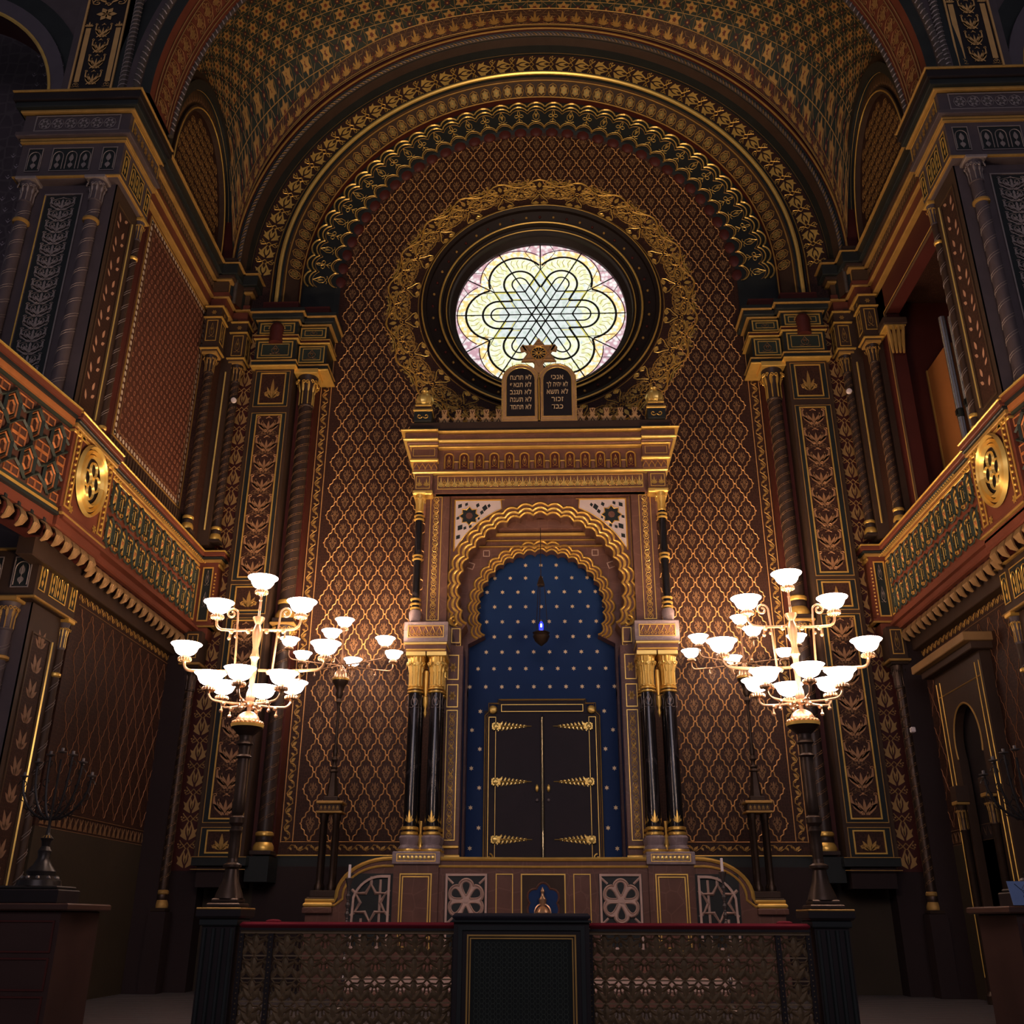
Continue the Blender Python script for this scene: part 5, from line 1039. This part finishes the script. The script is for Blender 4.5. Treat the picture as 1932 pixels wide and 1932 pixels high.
    # end panels
    mb = MB(); frame(mb, Mb, YF-.17, YF-.02, ZB0+.12, ZB1-.28, .02, .01, GOLD); mb.poly([(YF-.15, ZB0+.14), (YF-.04, ZB0+.14), (YF-.04, ZB1-.3), (YF-.15, ZB1-.3)], Mb, .012, DARK)
    Me = pY(YF-.02, s); mb.poly([(5.50, ZB0+.12), (5.64, ZB0+.12), (5.64, ZB1-.28), (5.50, ZB1-.28)], Me, .01, DARK); frame(mb, Me, 5.48, 5.66, ZB0+.1, ZB1-.26, .02, .01, GOLD); stamp(mb, BUD, Me, 5.57, 6.25, .1, .3, .014, SILV); stamp(mb, BUD, Me, 5.57, 5.87, .1, .3, .014, SILV)
    for k in range(14): mb.sph((s*5.44, YF-.035, ZB0+.14+k*.06), .016, GOLD, 5)
    mb.build('end_panel', e)
    # medallion
    Mm = pX(PF-.08, s); cyM, czM = 11.02, 6.08; mb = MB()
    for q_, w_, m in ((.40, .05, GOLDB), (.34, .05, GOLD), (.285, .05, GOLDB)): mb.ribbon(ell(cyM, czM, q_*.92, q_*1.12, 32), w_, Mm, .03+(.4-q_)*.02, m, True, rise=.9)
    mb.poly(ell(cyM, czM, .25, .30, 24), Mm, .01, BWOOD); 
    for k in range(4): a = pi/4+k*pi/2+pi/4; mb.ribbon(ell(cyM+.12*cos(a), czM+.145*sin(a), .085, .10, 14), .03, Mm, .03, GOLDB, True, rise=.9)
    mb.build('medallion', e)
    for y in (10.58, 11.50):
        mb = MB()
        frame(mb, Mm, y-.07, y+.07, ZB0+.12, ZB1-.14, .02, .008, GOLD)
        for k in range(12): mb.sph((s*(PF-.1), y, ZB0+.2+k*.082), .022, GOLD, 6)
        mb.build('beaded_frame', e)
    mb = MB()
    for a, b in ((10.7, ZB0+.12), (11.36, ZB0+.12), (10.7, ZB1-.2), (11.36, ZB1-.2)): mb = MB(); stamp(mb, ROSE, Mm, a, b+.03, .14, .14, .01, GOLD); mb.build('corner_rosette', e)
    # leafy brackets under the parapet
    g0 = MB(); P = [(0, 0, 0)]
    for k in range(5): q_ = (k-2)*.027; g0.tube([(0, q_, .12), (-.07, q_*1.1, .07), (-.10, q_*1.2, .0), (-.07, q_*.8, -.07), (-.02, q_*.3, -.11)], [.011, .018, .021, .017, .007], mat('bracket_gold', (.30, .18, .08), .35, .42, .3, 7), 5)
    g0.box(-.04, .08, -.065, .065, .12, .16, DARK); me0 = None
    for k in range(22):
        y = 10.56+k*.224; x = s*(PF+.10 if y > YN else PF+.0); z = ZB0-.27
        if me0 is None: o = g0.build('leafy_bracket', e); me0 = o.data
        else: o = bpy.data.objects.new('leafy_bracket', me0); COL.objects.link(o); o.parent = e
        o.location = Vector((x, y, z))-Vector((s*PF, 13.5, ZB0)) ; 
        if k == 0:
            for v in me0.vertices: v.co = v.co+Vector((s*PF, 13.5, ZB0))
        if s < 0: o.rotation_euler = (0, 0, pi)
    # near gallery section turning away over the crossing
    e2 = empty('gallery_parapet', (s*(PF+.1), 9.4, ZB0), f'nearest {sw} gallery parapet with dark teal and orange coffers, cut by the picture edge', 'parapet')
    x0_, y0_, x1_, y1_ = PF-.02, 10.44, PF+.32, 7.9; L = sqrt((x1_-x0_)**2+(y1_-y0_)**2); du = np.array([(x1_-x0_)/L, (y1_-y0_)/L]); nn_ = np.array([du[1], -du[0]])
    if nn_[0] > 0: nn_ = -nn_
    M2 = lambda P, du=du, nn_=nn_: np.c_[s*(x0_+P[:, 0]*du[0]+P[:, 2]*nn_[0]), y0_+P[:, 0]*du[1]+P[:, 2]*nn_[1], P[:, 1]]
    bx = lambda mb, h0, h1, z0, z1, m, u0=0, u1=L: mb.prism([(u0, z0), (u1, z0), (u1, z1), (u0, z1)], M2, h0, h1, m)
    mb = MB(); bx(mb, -.3, 0, ZB0-.05, ZB1, RED); bx(mb, 0, .006, ZB0+.1, ZB1-.2, mat('deep_brown_ground', (.08, .035, .025))); mb.build('parapet_body', e2)
    mb = MB(); n_ = 6; a = L/n_; v0, v1 = ZB0+.12, ZB1-.22; b = (v1-v0)
    for i in range(n_):
        for j in range(2):
            cx, cz = (i+.5)*a, v0+(j+.5)*b/2; hx = np.array([(-.28, -.22), (0, -.44), (.28, -.22), (.28, .22), (0, .44), (-.28, .22)])*np.array([a, b/2])
            for q_, m, h_, w_ in ((1.0, TEAL, .03, .045), (.80, ORANGE, .012, .026), (.62, TEAL, .012, .02), (.42, ORANGE, .012, .03)): mb.ribbon(hx*q_+np.array([cx, cz]), w_, M2, h_, m, True, rise=.6)
            mb.poly(hx*.3+np.array([cx, cz]), M2, .012, BROWN)
            for sg in (-1, 1):
                for sv in (-1, 1): mb.ribbon([(cx+sg*.28*a, cz+sv*.22*b/2), (cx+sg*.5*a, cz+sv*.10*b/2)], .04, M2, .03, TEAL); mb.ribbon([(cx, cz+sv*.44*b/2), (cx, cz+sv*.5*b/2)], .04, M2, .03, TEAL); R5 = np.array([(-.15, -.1), (.15, -.1), (.15, .1), (-.15, .1)])*np.array([a, b/2]); mb.ribbon(R5+np.array([cx+sg*.36*a, cz+sv*.38*b/2]), .024, M2, .012, ORANGE, True, rise=.6)
    mb.build('coffered_panel', e2, smooth=0)
    mb = MB()
    for z0_, z1_, pr, m in ((ZB1-.18, ZB1-.14, .03, TEAL), (ZB1-.14, ZB1-.06, .06, ORANGE), (ZB1-.06, ZB1-.02, .09, DARK), (ZB1-.02, ZB1+.05, .12, RED), (ZB1+.05, ZB1+.07, .14, GOLD), (ZB0+.06, ZB0+.1, .03, TEAL), (ZB0, ZB0+.05, .06, GOLD), (ZB0-.04, ZB0, .08, DARK), (ZB0-.16, ZB0-.04, .02, RED), (ZB0-.3, ZB0-.16, -.08, MAROON)): bx(mb, -.3, pr, z0_, z1_, m)
    mb.build('moulded_rail', e2)
    for k in range(10):
        o = bpy.data.objects.new('leafy_bracket', me0); COL.objects.link(o); o.parent = e2; p = M2(np.array([[.12+k*.235, ZB0-.29, -.02]]))[0]; o.location = Vector(p)-Vector((s*(PF+.1), 9.4, ZB0)); o.rotation_euler = (0, 0, (pi if s < 0 else 0)-s*atan2(du[0], -du[1]))
    # ---- near pier, two storeys
    e = empty('pier', (s*(XP+.7), 11.5, 0), f'massive {sw} pier of the crossing with slate-grey relief panels and spiral colonnettes', 'pier')
    XO = XP+1.42; mb = MB(); B(mb, XP, XO, 11.0, 11.9, -.7, 12.55, SLATE); B(mb, XP-.004, XP+.02, 11.0, 11.9, .5, 10.9, UMBER); mb.build('body', e)
    Mf = pY(11.0, s); Mi = pX(XP-.004, s)
    for (v0, v1, um) in ((7.25, 10.62, SILV), (.9, 4.2, SILV)):
        mb = MB(); mb.poly([(XP+.5, v0), (XP+1.0, v0), (XP+1.0, v1), (XP+.5, v1)], Mf, .004, DARK); frame(mb, Mf, XP+.47, XP+1.03, v0-.03, v1+.03, .02, .006, SILV); mb.ribbon([(XP+1.02, v0), (XP+1.02, v1)], .022, Mf, .02, GOLD)
        nn = int((v1-v0)/.21)
        for k in range(nn): stamp(mb, FAN, Mf, XP+.75, v0+.1+(k+.5)*(v1-v0-.15)/nn, .36, .27, .01, SILV); stamp(mb, ARAB, Mf, XP+.75, v0+.1+(k+.5)*(v1-v0-.15)/nn, .38, .24, .008, SILV)
        mb.build('relief_panel', e)
        mb = MB(); mb.poly([(11.14, v0), (11.52, v0), (11.52, v1-.1), (11.14, v1-.1)], Mi, .003, BROWN); frame(mb, Mi, 11.1, 11.56, v0-.05, v1-.05, .02, .004, TAN); mb.ribbon([(11.58, v0), (11.58, v1-.06)], .028, Mi, .02, GOLDB)
        if v0 < 5:
            for k in range(11): stamp(mb, [('P', leaf(.0, -.4, .9, .3, 70)), ('P', leaf(.0, -.4, .9, .3, 110)), ('P', leaf(.05, -.4, .6, .2, 40)), ('P', leaf(-.05, -.4, .6, .2, 140))], Mi, 11.33, v0+.2+k*.3, .26, .26, .006, mat('dusty_leaf', (.26, .15, .09), .1, .5))
        else:
            lfm = mat('rose_leaf', (.45, .25, .16), 0, .5)
            for k in range(15): mb.poly(leaf(11.26+(.12 if k % 2 else 0), v0+.15+k*.21, .15, .06, 75 if k % 2 else 110), Mi, .006, lfm); mb.poly(leaf(11.38-(.12 if k % 2 else 0), v0+.25+k*.21, .12, .05, 140 if k % 2 else 40), Mi, .006, lfm)
        mb.build('leaf_panel', e)
    for zz in ((6.95, 10.82), (.6, 4.5)):
        for cx, cy in ((XP+.24, 10.93), (XP+1.25, 10.93), (XP-.02, 11.80)):
            r = .085 if cy < 11.5 else .05; mb = MB(); mb.lathe([(r, zz[0]), (r, zz[1]-.4)], (s*cx, cy, 0), SLATE if cy < 11.5 else UMBER, 18)
            Mc = cyl(s*cx, cy, r)
            for k in range(12):
                z_ = zz[0]+.5+k*.25
                for d in (-.02, .02): mb.ribbon([(r*a, z_+d+.1*a/2) for a in np.linspace(-2.2, 2.2, 8)], .008, Mc, .003, SILV)
            for z_ in (zz[0]+.12, zz[0]+.3, zz[1]-.72): mb.lathe([(r, z_-.03), (r*1.35, z_-.015), (r*1.35, z_+.015), (r, z_+.03)], (s*cx, cy, 0), GOLD if cy > 11 else DGOLD, 18)
            mb.lathe([(r*1.6, zz[0]-.02), (r*1.7, zz[0]+.06), (r*1.2, zz[0]+.1)], (s*cx, cy, 0), SLATE, 18)
            o = mb.build('colonnette', e); mb = MB(); capital_mb(mb, s*cx, cy, zz[1]-.4, r, .4, (SILV if cy < 11 and zz[0] > 5 else DGOLD) if cx > XP+.1 else GOLD, SLATE); mb.build('capital', o)
    for (v0, v1) in ((10.95, 11.42), (4.62, 5.05)):
        mb = MB(); B(mb, XP-.06, XO+.03, 10.86, 11.92, v0-.14, v1+.06, UMBER if v0 < 6 else SLATE, b=.01)
        for z in (v0-.13, v1+.04): B(mb, XP-.10, XO+.06, 10.82, 11.95, z, z+.03, DGOLD, b=.008)
        Mf2 = pY(10.86, s); Mi2 = pX(XP-.06, s)
        for a, b, n_ in ((XP+.02, XP+.24, 1), (XP+.38, XP+.98, 3), (XP+1.12, XP+1.34, 1)): arcade(mb, Mf2, a, b, v0, v1-.04, n_, DARK, SILV, SILV)
        for a, b, n_ in ((10.92, 11.08, 1), (11.18, 11.62, 3), (11.72, 11.88, 1)): arcade(mb, Mi2, a, b, v0, v1-.04, n_, DARK, GOLD, GOLD)
        mb.build('arcaded_block', e)
    mb = MB(); zc = 11.5
    for h_, pr, m in ((.05, .04, DGOLD), (.08, .1, SLATE), (.36, .04, SLATE), (.05, .10, DGOLD), (.10, .16, DARK), (.14, .2, BWOOD), (.04, .22, DGOLD), (.22, .0, SLATE)):
        B(mb, XP-.06-pr, XO+pr+.03, 10.86-pr, 11.95, zc, zc+h_, m, b=min(.012, h_*.3)); zc += h_
    Mf2 = pY(10.82, s); Mi2 = pX(XP-.10, s); frame(mb, Mf2, XP+.04, XP+1.32, 11.66, 11.96, .018, .004, SILV); frame(mb, Mi2, 10.9, 11.9, 11.66, 11.96, .018, .004, GOLD)
    for k in range(6): stamp(mb, ROSE, Mf2, XP+.2+k*.195, 11.81, .19, .22, .006, SILV); mb.ribbon(ell(XP+.2+k*.195, 11.81, .09, .1, 8), .012, Mf2, .006, SILV, True)
    for k in range(7): stamp(mb, ROSE, Mi2, 11.0+k*.135, 11.81, .13, .2, .006, DGOLD)
    mb.build('entablature', e)
    # upper gilded panel above the capital
    mb = MB(); B(mb, XP+.3, XP+1.2, 11.02, 11.9, 12.5, 20.5, SLATE); Mg = pY(11.02, s); u0, u1 = XP+.40, XP+1.08; z0_ = 12.62; uc = (u0+u1)/2
    mb.poly([(u0, z0_), (u1, z0_), (u1, 19), (u0, 19)], Mg, .004, BWOOD); frame(mb, Mg, u0, u1, z0_, 19, .03, .008, OCHRE)
    for rep in range(2):
        zb = z0_+.1+rep*2.6
        for sg in (-1, 1): mb.poly([(uc+sg*.20, zb+.12), (uc+sg*.28, zb+.12), (uc+sg*.28, zb+1.25), (uc+sg*.20, zb+1.25)], Mg, .01, OCHRE); stamp(mb, PALM, Mg, uc+sg*.24, zb+1.33, .16, .14, .012, OCHRE); stamp(mb, BUD, Mg, uc+sg*.24, zb+.06, .16, .12, .012, OCHRE)
        for k in range(4): stamp(mb, FAN, Mg, uc, zb+.2+k*.33, .26, .34, .012, OCHRE); mb.ribbon([(uc-.08, zb+.06+k*.33), (uc+.08, zb+.2+k*.33)], .014, Mg, .014, OCHRE); mb.ribbon([(uc+.08, zb+.06+k*.33), (uc-.08, zb+.2+k*.33)], .014, Mg, .014, OCHRE)
        stamp(mb, ROSE, Mg, uc, zb+1.55, .4, .36, .012, OCHRE); stamp(mb, ARAB, Mg, uc, zb+1.85, .6, .4, .012, OCHRE); mb.ribbon(star(uc, zb+2.25, .14, .1, 4, 0), .02, Mg, .012, OCHRE, True)
    mb.build('gilded_panel', e)
    # ---- hall arch over the crossing
    mb = MB(); rows_ = [(5.86, 11.95, RED), (5.86, 11.05, DARK), (5.98, 10.98, SLATE), (6.22, 10.98, DARK), (6.5, 11.02, SLATE), (6.95, 11.02, SLATE)]
    TT = np.linspace(0, 1.35, 40); 
    for (r0, y0, m0), (r1, y1, m1) in zip(rows_[:-1], rows_[1:]):
        A = [(s*r0*cos(t), y0, ZC+.1+r0*sin(t)) for t in TT]; Bq = [(s*r1*cos(t), y1, ZC+.1+r1*sin(t)) for t in TT]; N = len(A); mb.add(A+Bq, [(i, i+1, N+i+1, N+i) for i in range(N-1)], m0 if r0 != r1 or True else m1)
    for rr_, yy in ((6.04, 10.96), (5.86, 11.93)):
        mb.tube([(s*rr_*cos(t), yy, ZC+.1+rr_*sin(t)) for t in TT], .06 if rr_ > 6 else .045, ROPE, 8)
        for k in range(70):
            t0 = .015+k*.019; mb.tube([(s*(rr_+.06*cos(w))*cos(t0+d), yy+.06*sin(w), ZC+.1+(rr_+.06*cos(w))*sin(t0+d)) for w, d in zip(np.linspace(-2.8, .4, 5), np.linspace(0, .016, 5))], .012, SILV, 4)
    mb.tube([(s*(XP+.22), 10.98, z) for z in np.linspace(12.5, 18, 8)], .06, ROPE, 8)
    for k in range(60): z = 12.55+k*.09; mb.tube([(s*(XP+.22)+.06*cos(w), 10.98+.06*sin(w), z+d) for w, d in zip(np.linspace(-3, 0, 5), np.linspace(0, .07, 5))], .012, SILV, 4)
    Ms_ = lambda P: np.c_[s*(5.86-P[:, 2])*np.cos(P[:, 1]/5.86), P[:, 0], ZC+.1+(5.86-P[:, 2])*np.sin(P[:, 1]/5.86)]
    sg_ = mat('soffit_gold', (.27, .15, .055), .25, .5, .3, 5)
    for k in range(26): stamp(mb, ARAB, Ms_, 11.5, .15+k*.27, .42, .3, .01, sg_); stamp(mb, ROSE, Ms_, 11.5, .15+k*.27, .2, .2, .012, sg_)
    for y in (11.22, 11.3, 11.72, 11.8): mb.ribbon([(y, v) for v in np.linspace(0, 7.6, 30)], .024, Ms_, .01, sg_)
    mb.build('trim_8' if s < 0 else 'trim_9', kind='structure')
    # outer aisle arch and the wall behind it
    mb = MB(); B(mb, XO, 13, 13.2, 13.4, -.7, 21, mat('aisle_wall', (.055, .042, .050), 0, .6, .3, 2, pat=((.085, .07, .075), (5, 5, 4), .05, .7))); ca = XO+2.25; mbw = mb; mb = MB()
    for r0, r1, m in ((2.25, 2.5, mat('grey_violet_arch', (.09, .075, .09))), (2.5, 2.8, DARK), (2.8, 3.3, SLATE)):
        A = [(s*(ca-r0*cos(t)), 11.1, ZC+r0*sin(t)) for t in np.linspace(0, 1.6, 20)]; Bq = [(s*(ca-r1*cos(t)), 11.05, ZC+r1*sin(t)) for t in np.linspace(0, 1.6, 20)]; mb.add(A+Bq, [(i, i+1, 20+i+1, 20+i) for i in range(19)], m)
    A = [(s*(ca-2.25*cos(t)), 11.1, ZC+2.25*sin(t)) for t in np.linspace(0, 1.6, 20)]; mb.tube(A, .03, GOLD, 5); A2 = [(a, 11.6, c) for a, b, c in A]; mb.add(A+A2, [(i, i+1, 20+i+1, 20+i) for i in range(19)], MAROON)
    mb.build('trim_%d' % (16 if s < 0 else 17), kind='structure'); mb = mbw
    pmc = mat('aisle_crescents', (.26, .22, .24), .1, .5)
    Ma = pY(13.2, s)
    for i in range(9):
        for j in range(62): stamp(mb, [('P', np.array([(-.5, .2), (0, -.4), (.5, .2), (0, -.1)])), ('P', ell(0, .25, .12, .12, 6))], Ma, XO+.1+i*.2+(j % 2)*.1, 7+j*.24, .11, .13, .004, pmc)
    mb.build('wall_aisle_'+sw, kind='structure')
    # ---- lunette of the side wall
    mb = MB(); Ml = pX(6.02, s); B(mb, 6.06, 6.35, 11.9, 15.7, 12.4, 17, MAROON)
    def lun(q_, k_, n=30): t = np.linspace(0, pi, n); return np.c_[LC-q_*np.cos(t), ZC+.05+k_*np.sin(t)**.95]
    mb.poly(np.vstack([lun(1.6, 2.4)]), Ml, -.02, BROWN)
    for (a, ka), (b, kb), h0, h1, m in (((1.72, 2.66), (1.62, 2.50), 0, .05, UMBER), ((1.62, 2.50), (1.50, 2.30), 0, .12, DARK), ((1.50, 2.30), (1.30, 2.02), .0, .02, TAN), ((1.30, 2.02), (1.22, 1.92), 0, .07, UMBER)):
        mb.strip(lun(a, ka), lun(b, kb), Ml, h0-.02, h1, m, closed=False)
    mb.ribbon(lun(1.51, 2.31), .03, Ml, .06, GOLD); mb.ribbon(lun(1.26, 1.97), .03, Ml, .07, GOLD)
    for k in range(40): t = (k+.5)*pi/40; stamp(mb, PALM, lambda P, t=t: Ml(np.c_[LC-(1.40+P[:, 1])*cos(t)+P[:, 0]*sin(t), ZC+.05+(2.16+P[:, 1])*sin(t)+P[:, 0]*cos(t)*1.3, P[:, 2]]), 0, 0, .13, .2, .022, DULL)
    lg = mat('lunette_gold', (.30, .165, .05), .2, .5)
    for i in range(-6, 7):
        for j in range(9):
            u, v = LC+i*.2+(j % 2)*.1, ZC+.15+j*.22
            if ((u-LC)/1.12)**2+((v-ZC)/1.85)**2 < 1: stamp(mb, ARAB, Ml, u, v, .21, .24, -.014, lg)
    mb.build('trim_%d' % (14 if s < 0 else 15), kind='structure')
    # round spotlights on the leafy strips
    g = MB(); g.lathe([(.0, -.05), (.045, -.045), (.052, -.02), (.05, .0)], (s*5.49, 15.27, 9.62), WHITEP, 16, 'y'); tag(g.build('spotlight'), f'small round white spotlight on the wall beside the {sw} colonnettes', 'spotlight')

# ================================================================ doorway, menorahs and small things by the side walls
d1 = bpy.data.objects.new('door_1', None); COL.objects.link(d1); d1['kind'] = 'structure'
Md = pX(5.85, 1); mb = MB()
mb.box(5.85, 6.02, 12.9, 13.12, 0, 3.95, UMBER); mb.box(5.85, 6.02, 14.3, 14.52, 0, 3.95, UMBER); mb.box(5.85, 6.02, 12.9, 14.52, 3.95, 4.35, UMBER)
t = np.linspace(-.35, pi+.35, 25); A = [(13.12, 2.3), (13.12, 2.31)]; hs = np.array([(13.71+.44*cos(x), 3.25+.5*sin(x)*1.05) for x in t[::-1]])
op = np.vstack([[(13.30, .0), (13.30, 2.5)], hs, [(14.12, 2.5), (14.12, .0)]]); N = len(op)
ou = []
for i, (y, z) in enumerate(op):
    f = i/(N-1); ou.append((13.12, 0) if i == 0 else (14.30, 0) if i == N-1 else (13.12, z) if i == 1 else (14.30, z) if i == N-2 else (13.71+max(-.59, min(.59, (y-13.71)*1.75)), 3.95 if z > 3.45 else z))
mb.strip(op, np.array(ou), Md, -.12, 0, UMBER, closed=False); mb.build('surround', d1)
mb = MB(); mb.ribbon(hs, .03, Md, .004, DGOLD); 
for y in (12.95, 13.08, 14.34, 14.47): mb.ribbon([(y, .3), (y, 4.2)], .018, Md, .004, GOLD)
mb.ribbon([(12.95, 4.0), (14.47, 4.0)], .018, Md, .004, DGOLD); mb.build('gilt_lines', d1)
mb = MB(); mb.box(5.62, 6.02, 12.75, 14.75, 4.42, 4.54, mat('ochre_wood', (.26, .15, .06)), b=.01); mb.box(5.72, 6.02, 12.8, 14.65, 4.32, 4.43, UMBER, b=.01); mb.build('cornice', d1)
mb = MB(); mb.box(5.99, 6.02, 13.2, 14.2, 0, 3.9, BWOOD); mb.build('leaf', d1)
for y in (13.22, 14.20):
    mb = MB(); mb.lathe([(.08, 0), (.09, .1), (.05, .15), (.05, 2.1), (.07, 2.13)], (5.80, y, 0), DBRONZE, 12); mb.box(5.72, 5.9, y-.1, y+.1, 2.5, 2.72, UMBER, b=.01); c = mb.build('column', d1)
    mb = MB(); capital_mb(mb, 5.80, y, 2.12, .05, .40, DGOLD, DBRONZE); mb.build('capital', c)
def menorah(X, Y_, z0, label):
    e = empty('menorah', (X, Y_, z0), label, 'menorah'); m = mat('blackened_bronze', (.035, .03, .028), .55, .35, .3, 9); sv = mat('worn_pewter', (.2, .18, .17), .7, .35, .4, 12)
    mb = MB(); mb.box(X-.30, X+.30, Y_-.22, Y_+.22, z0, z0+.12, BWOOD, b=.01); mb.box(X-.27, X+.27, Y_-.2, Y_+.2, z0+.12, z0+.15, m, b=.01); mb.lathe([(.2, .15), (.19, .2), (.12, .24), (.13, .28), (.08, .34), (.05, .4), (.06, .46), (.035, .5), (.045, .55), (.06, .57), (.03, .6)], (X, Y_, z0), m, 12)
    for k in range(10): a = 2*pi*k/10; mb.sph((X+.15*cos(a), Y_+.15*sin(a), z0+.22), .022, sv, 6)
    mb.build('base', e)
    mb = MB(); mb.lathe([(.05, .56), (.02, .62), (.013, .7), (.018, .74), (.012, .78), (.012, 1.3)], (X, Y_, z0), m, 10); mb.lathe([(.055, .575), (.02, .61)], (X, Y_, z0), DGOLD, 10); mb.build('stem', e)
    mb = MB()
    for sg in (-1, 1):
        for R_, zt in ((.33, 1.12), (.22, 1.25), (.11, 1.34)):
            mb.tube([(X+sg*R_*sin(t), Y_, z0+.74+(zt-.74)*(1-cos(t))) for t in np.linspace(0, pi/2, 10)], .012, m, 6)
            for k in range(5): t = .3+k*.28; x, z = R_*sin(t), z0+.74+(zt-.74)*(1-cos(t)); mb.tube([(X+sg*a, Y_, b) for a, b in spiral(x, z, .05, 90*k, 1, 9)], .005, m, 4)
            mb.sph((X+sg*R_, Y_, z0+zt), .02, m, 6)
    mb.build('branches', e)
    for x, zt in ((0, 1.36), (-.33, 1.13), (.33, 1.13), (-.22, 1.26), (.22, 1.26), (-.11, 1.33), (.11, 1.33)):
        g = MB(); g.lathe([(.012, 0), (.04, .01), (.045, .018), (.014, .02), (.014, .05), (.0, .052)], (X+x, Y_, z0+zt), sv, 10); g.build('candle_cup', e)
for s in (-1, 1):
    X = -4.62 if s < 0 else 4.50; sw = side_word(s)
    menorah(X, 9.5, 1.10, f'dark seven-branched bronze menorah on the low cabinet by the {sw} wall')
    mb = MB(); mb.box(X-.42, X+.42, 9.15, 9.95, 0, 1.04, mat('dark_cabinet_wood', (.045, .022, .018), 0, .5), b=.01); mb.box(X-.5, X+.5, 9.08, 10.0, 1.04, 1.10, mat('cabinet_top', (.06, .03, .022), 0, .45), b=.012)
    for k in range(3): frame(mb, pY(9.15), X-.38, X+.38, .1+k*.3, .36+k*.3, .015, .004, MAROON)
    tag(mb.build('cabinet'), f'low dark wooden cabinet carrying a menorah by the {sw} wall', 'cabinet')
mb = MB(); Msh = lambda P: np.c_[4.05+P[:, 0], 9.05+.06*P[:, 1]-P[:, 2], 1.105+P[:, 1]]; BS = mat('pale_blue_paper', (.16, .24, .45), 0, .6, .1, 4); mb.prism([(-.02, 0), (.28, 0), (.26, .19), (-.04, .19)], Msh, 0, .004, BS)
mb.ribbon(star(.12, .09, .05, .03, 6), .006, Msh, .006, DARK, True); mb.ribbon([(.02, .17), (.07, .12), (.1, .16), (.16, .13)], .006, Msh, .006, DARK); tag(mb.build('notice_card'), 'pale blue notice card with a dark line drawing propped on the right cabinet', 'card')
mb = MB(); mb.box(5.60, 5.66, 15.06, 15.14, 3.62, 3.70, WHITEP, b=.01); tag(mb.build('wall_sensor'), 'tiny white sensor box fixed beside the dark colonnette under the right balcony', 'sensor')

# look-alikes share a group
GROUPS = {'pilaster': 'pilasters under the great arch', 'column': 'spiral columns beside the pilasters', 'colonnette': 'slender colonnettes in the room corners', 'lamp standard': 'branched lamp standards round the ark', 'post': 'railing corner posts', 'railing': 'pierced railing halves',
          'candlestick': 'candlesticks before the ark base', 'balcony': 'gallery balcony fronts', 'parapet': 'near gallery parapets', 'pier': 'crossing piers', 'spotlight': 'round white spotlights', 'menorah': 'bronze menorahs by the side walls', 'cabinet': 'low cabinets by the side walls'}
for o in bpy.data.objects:
    if o.get('category') in GROUPS and not o.get('group'): o['group'] = GROUPS[o['category']]
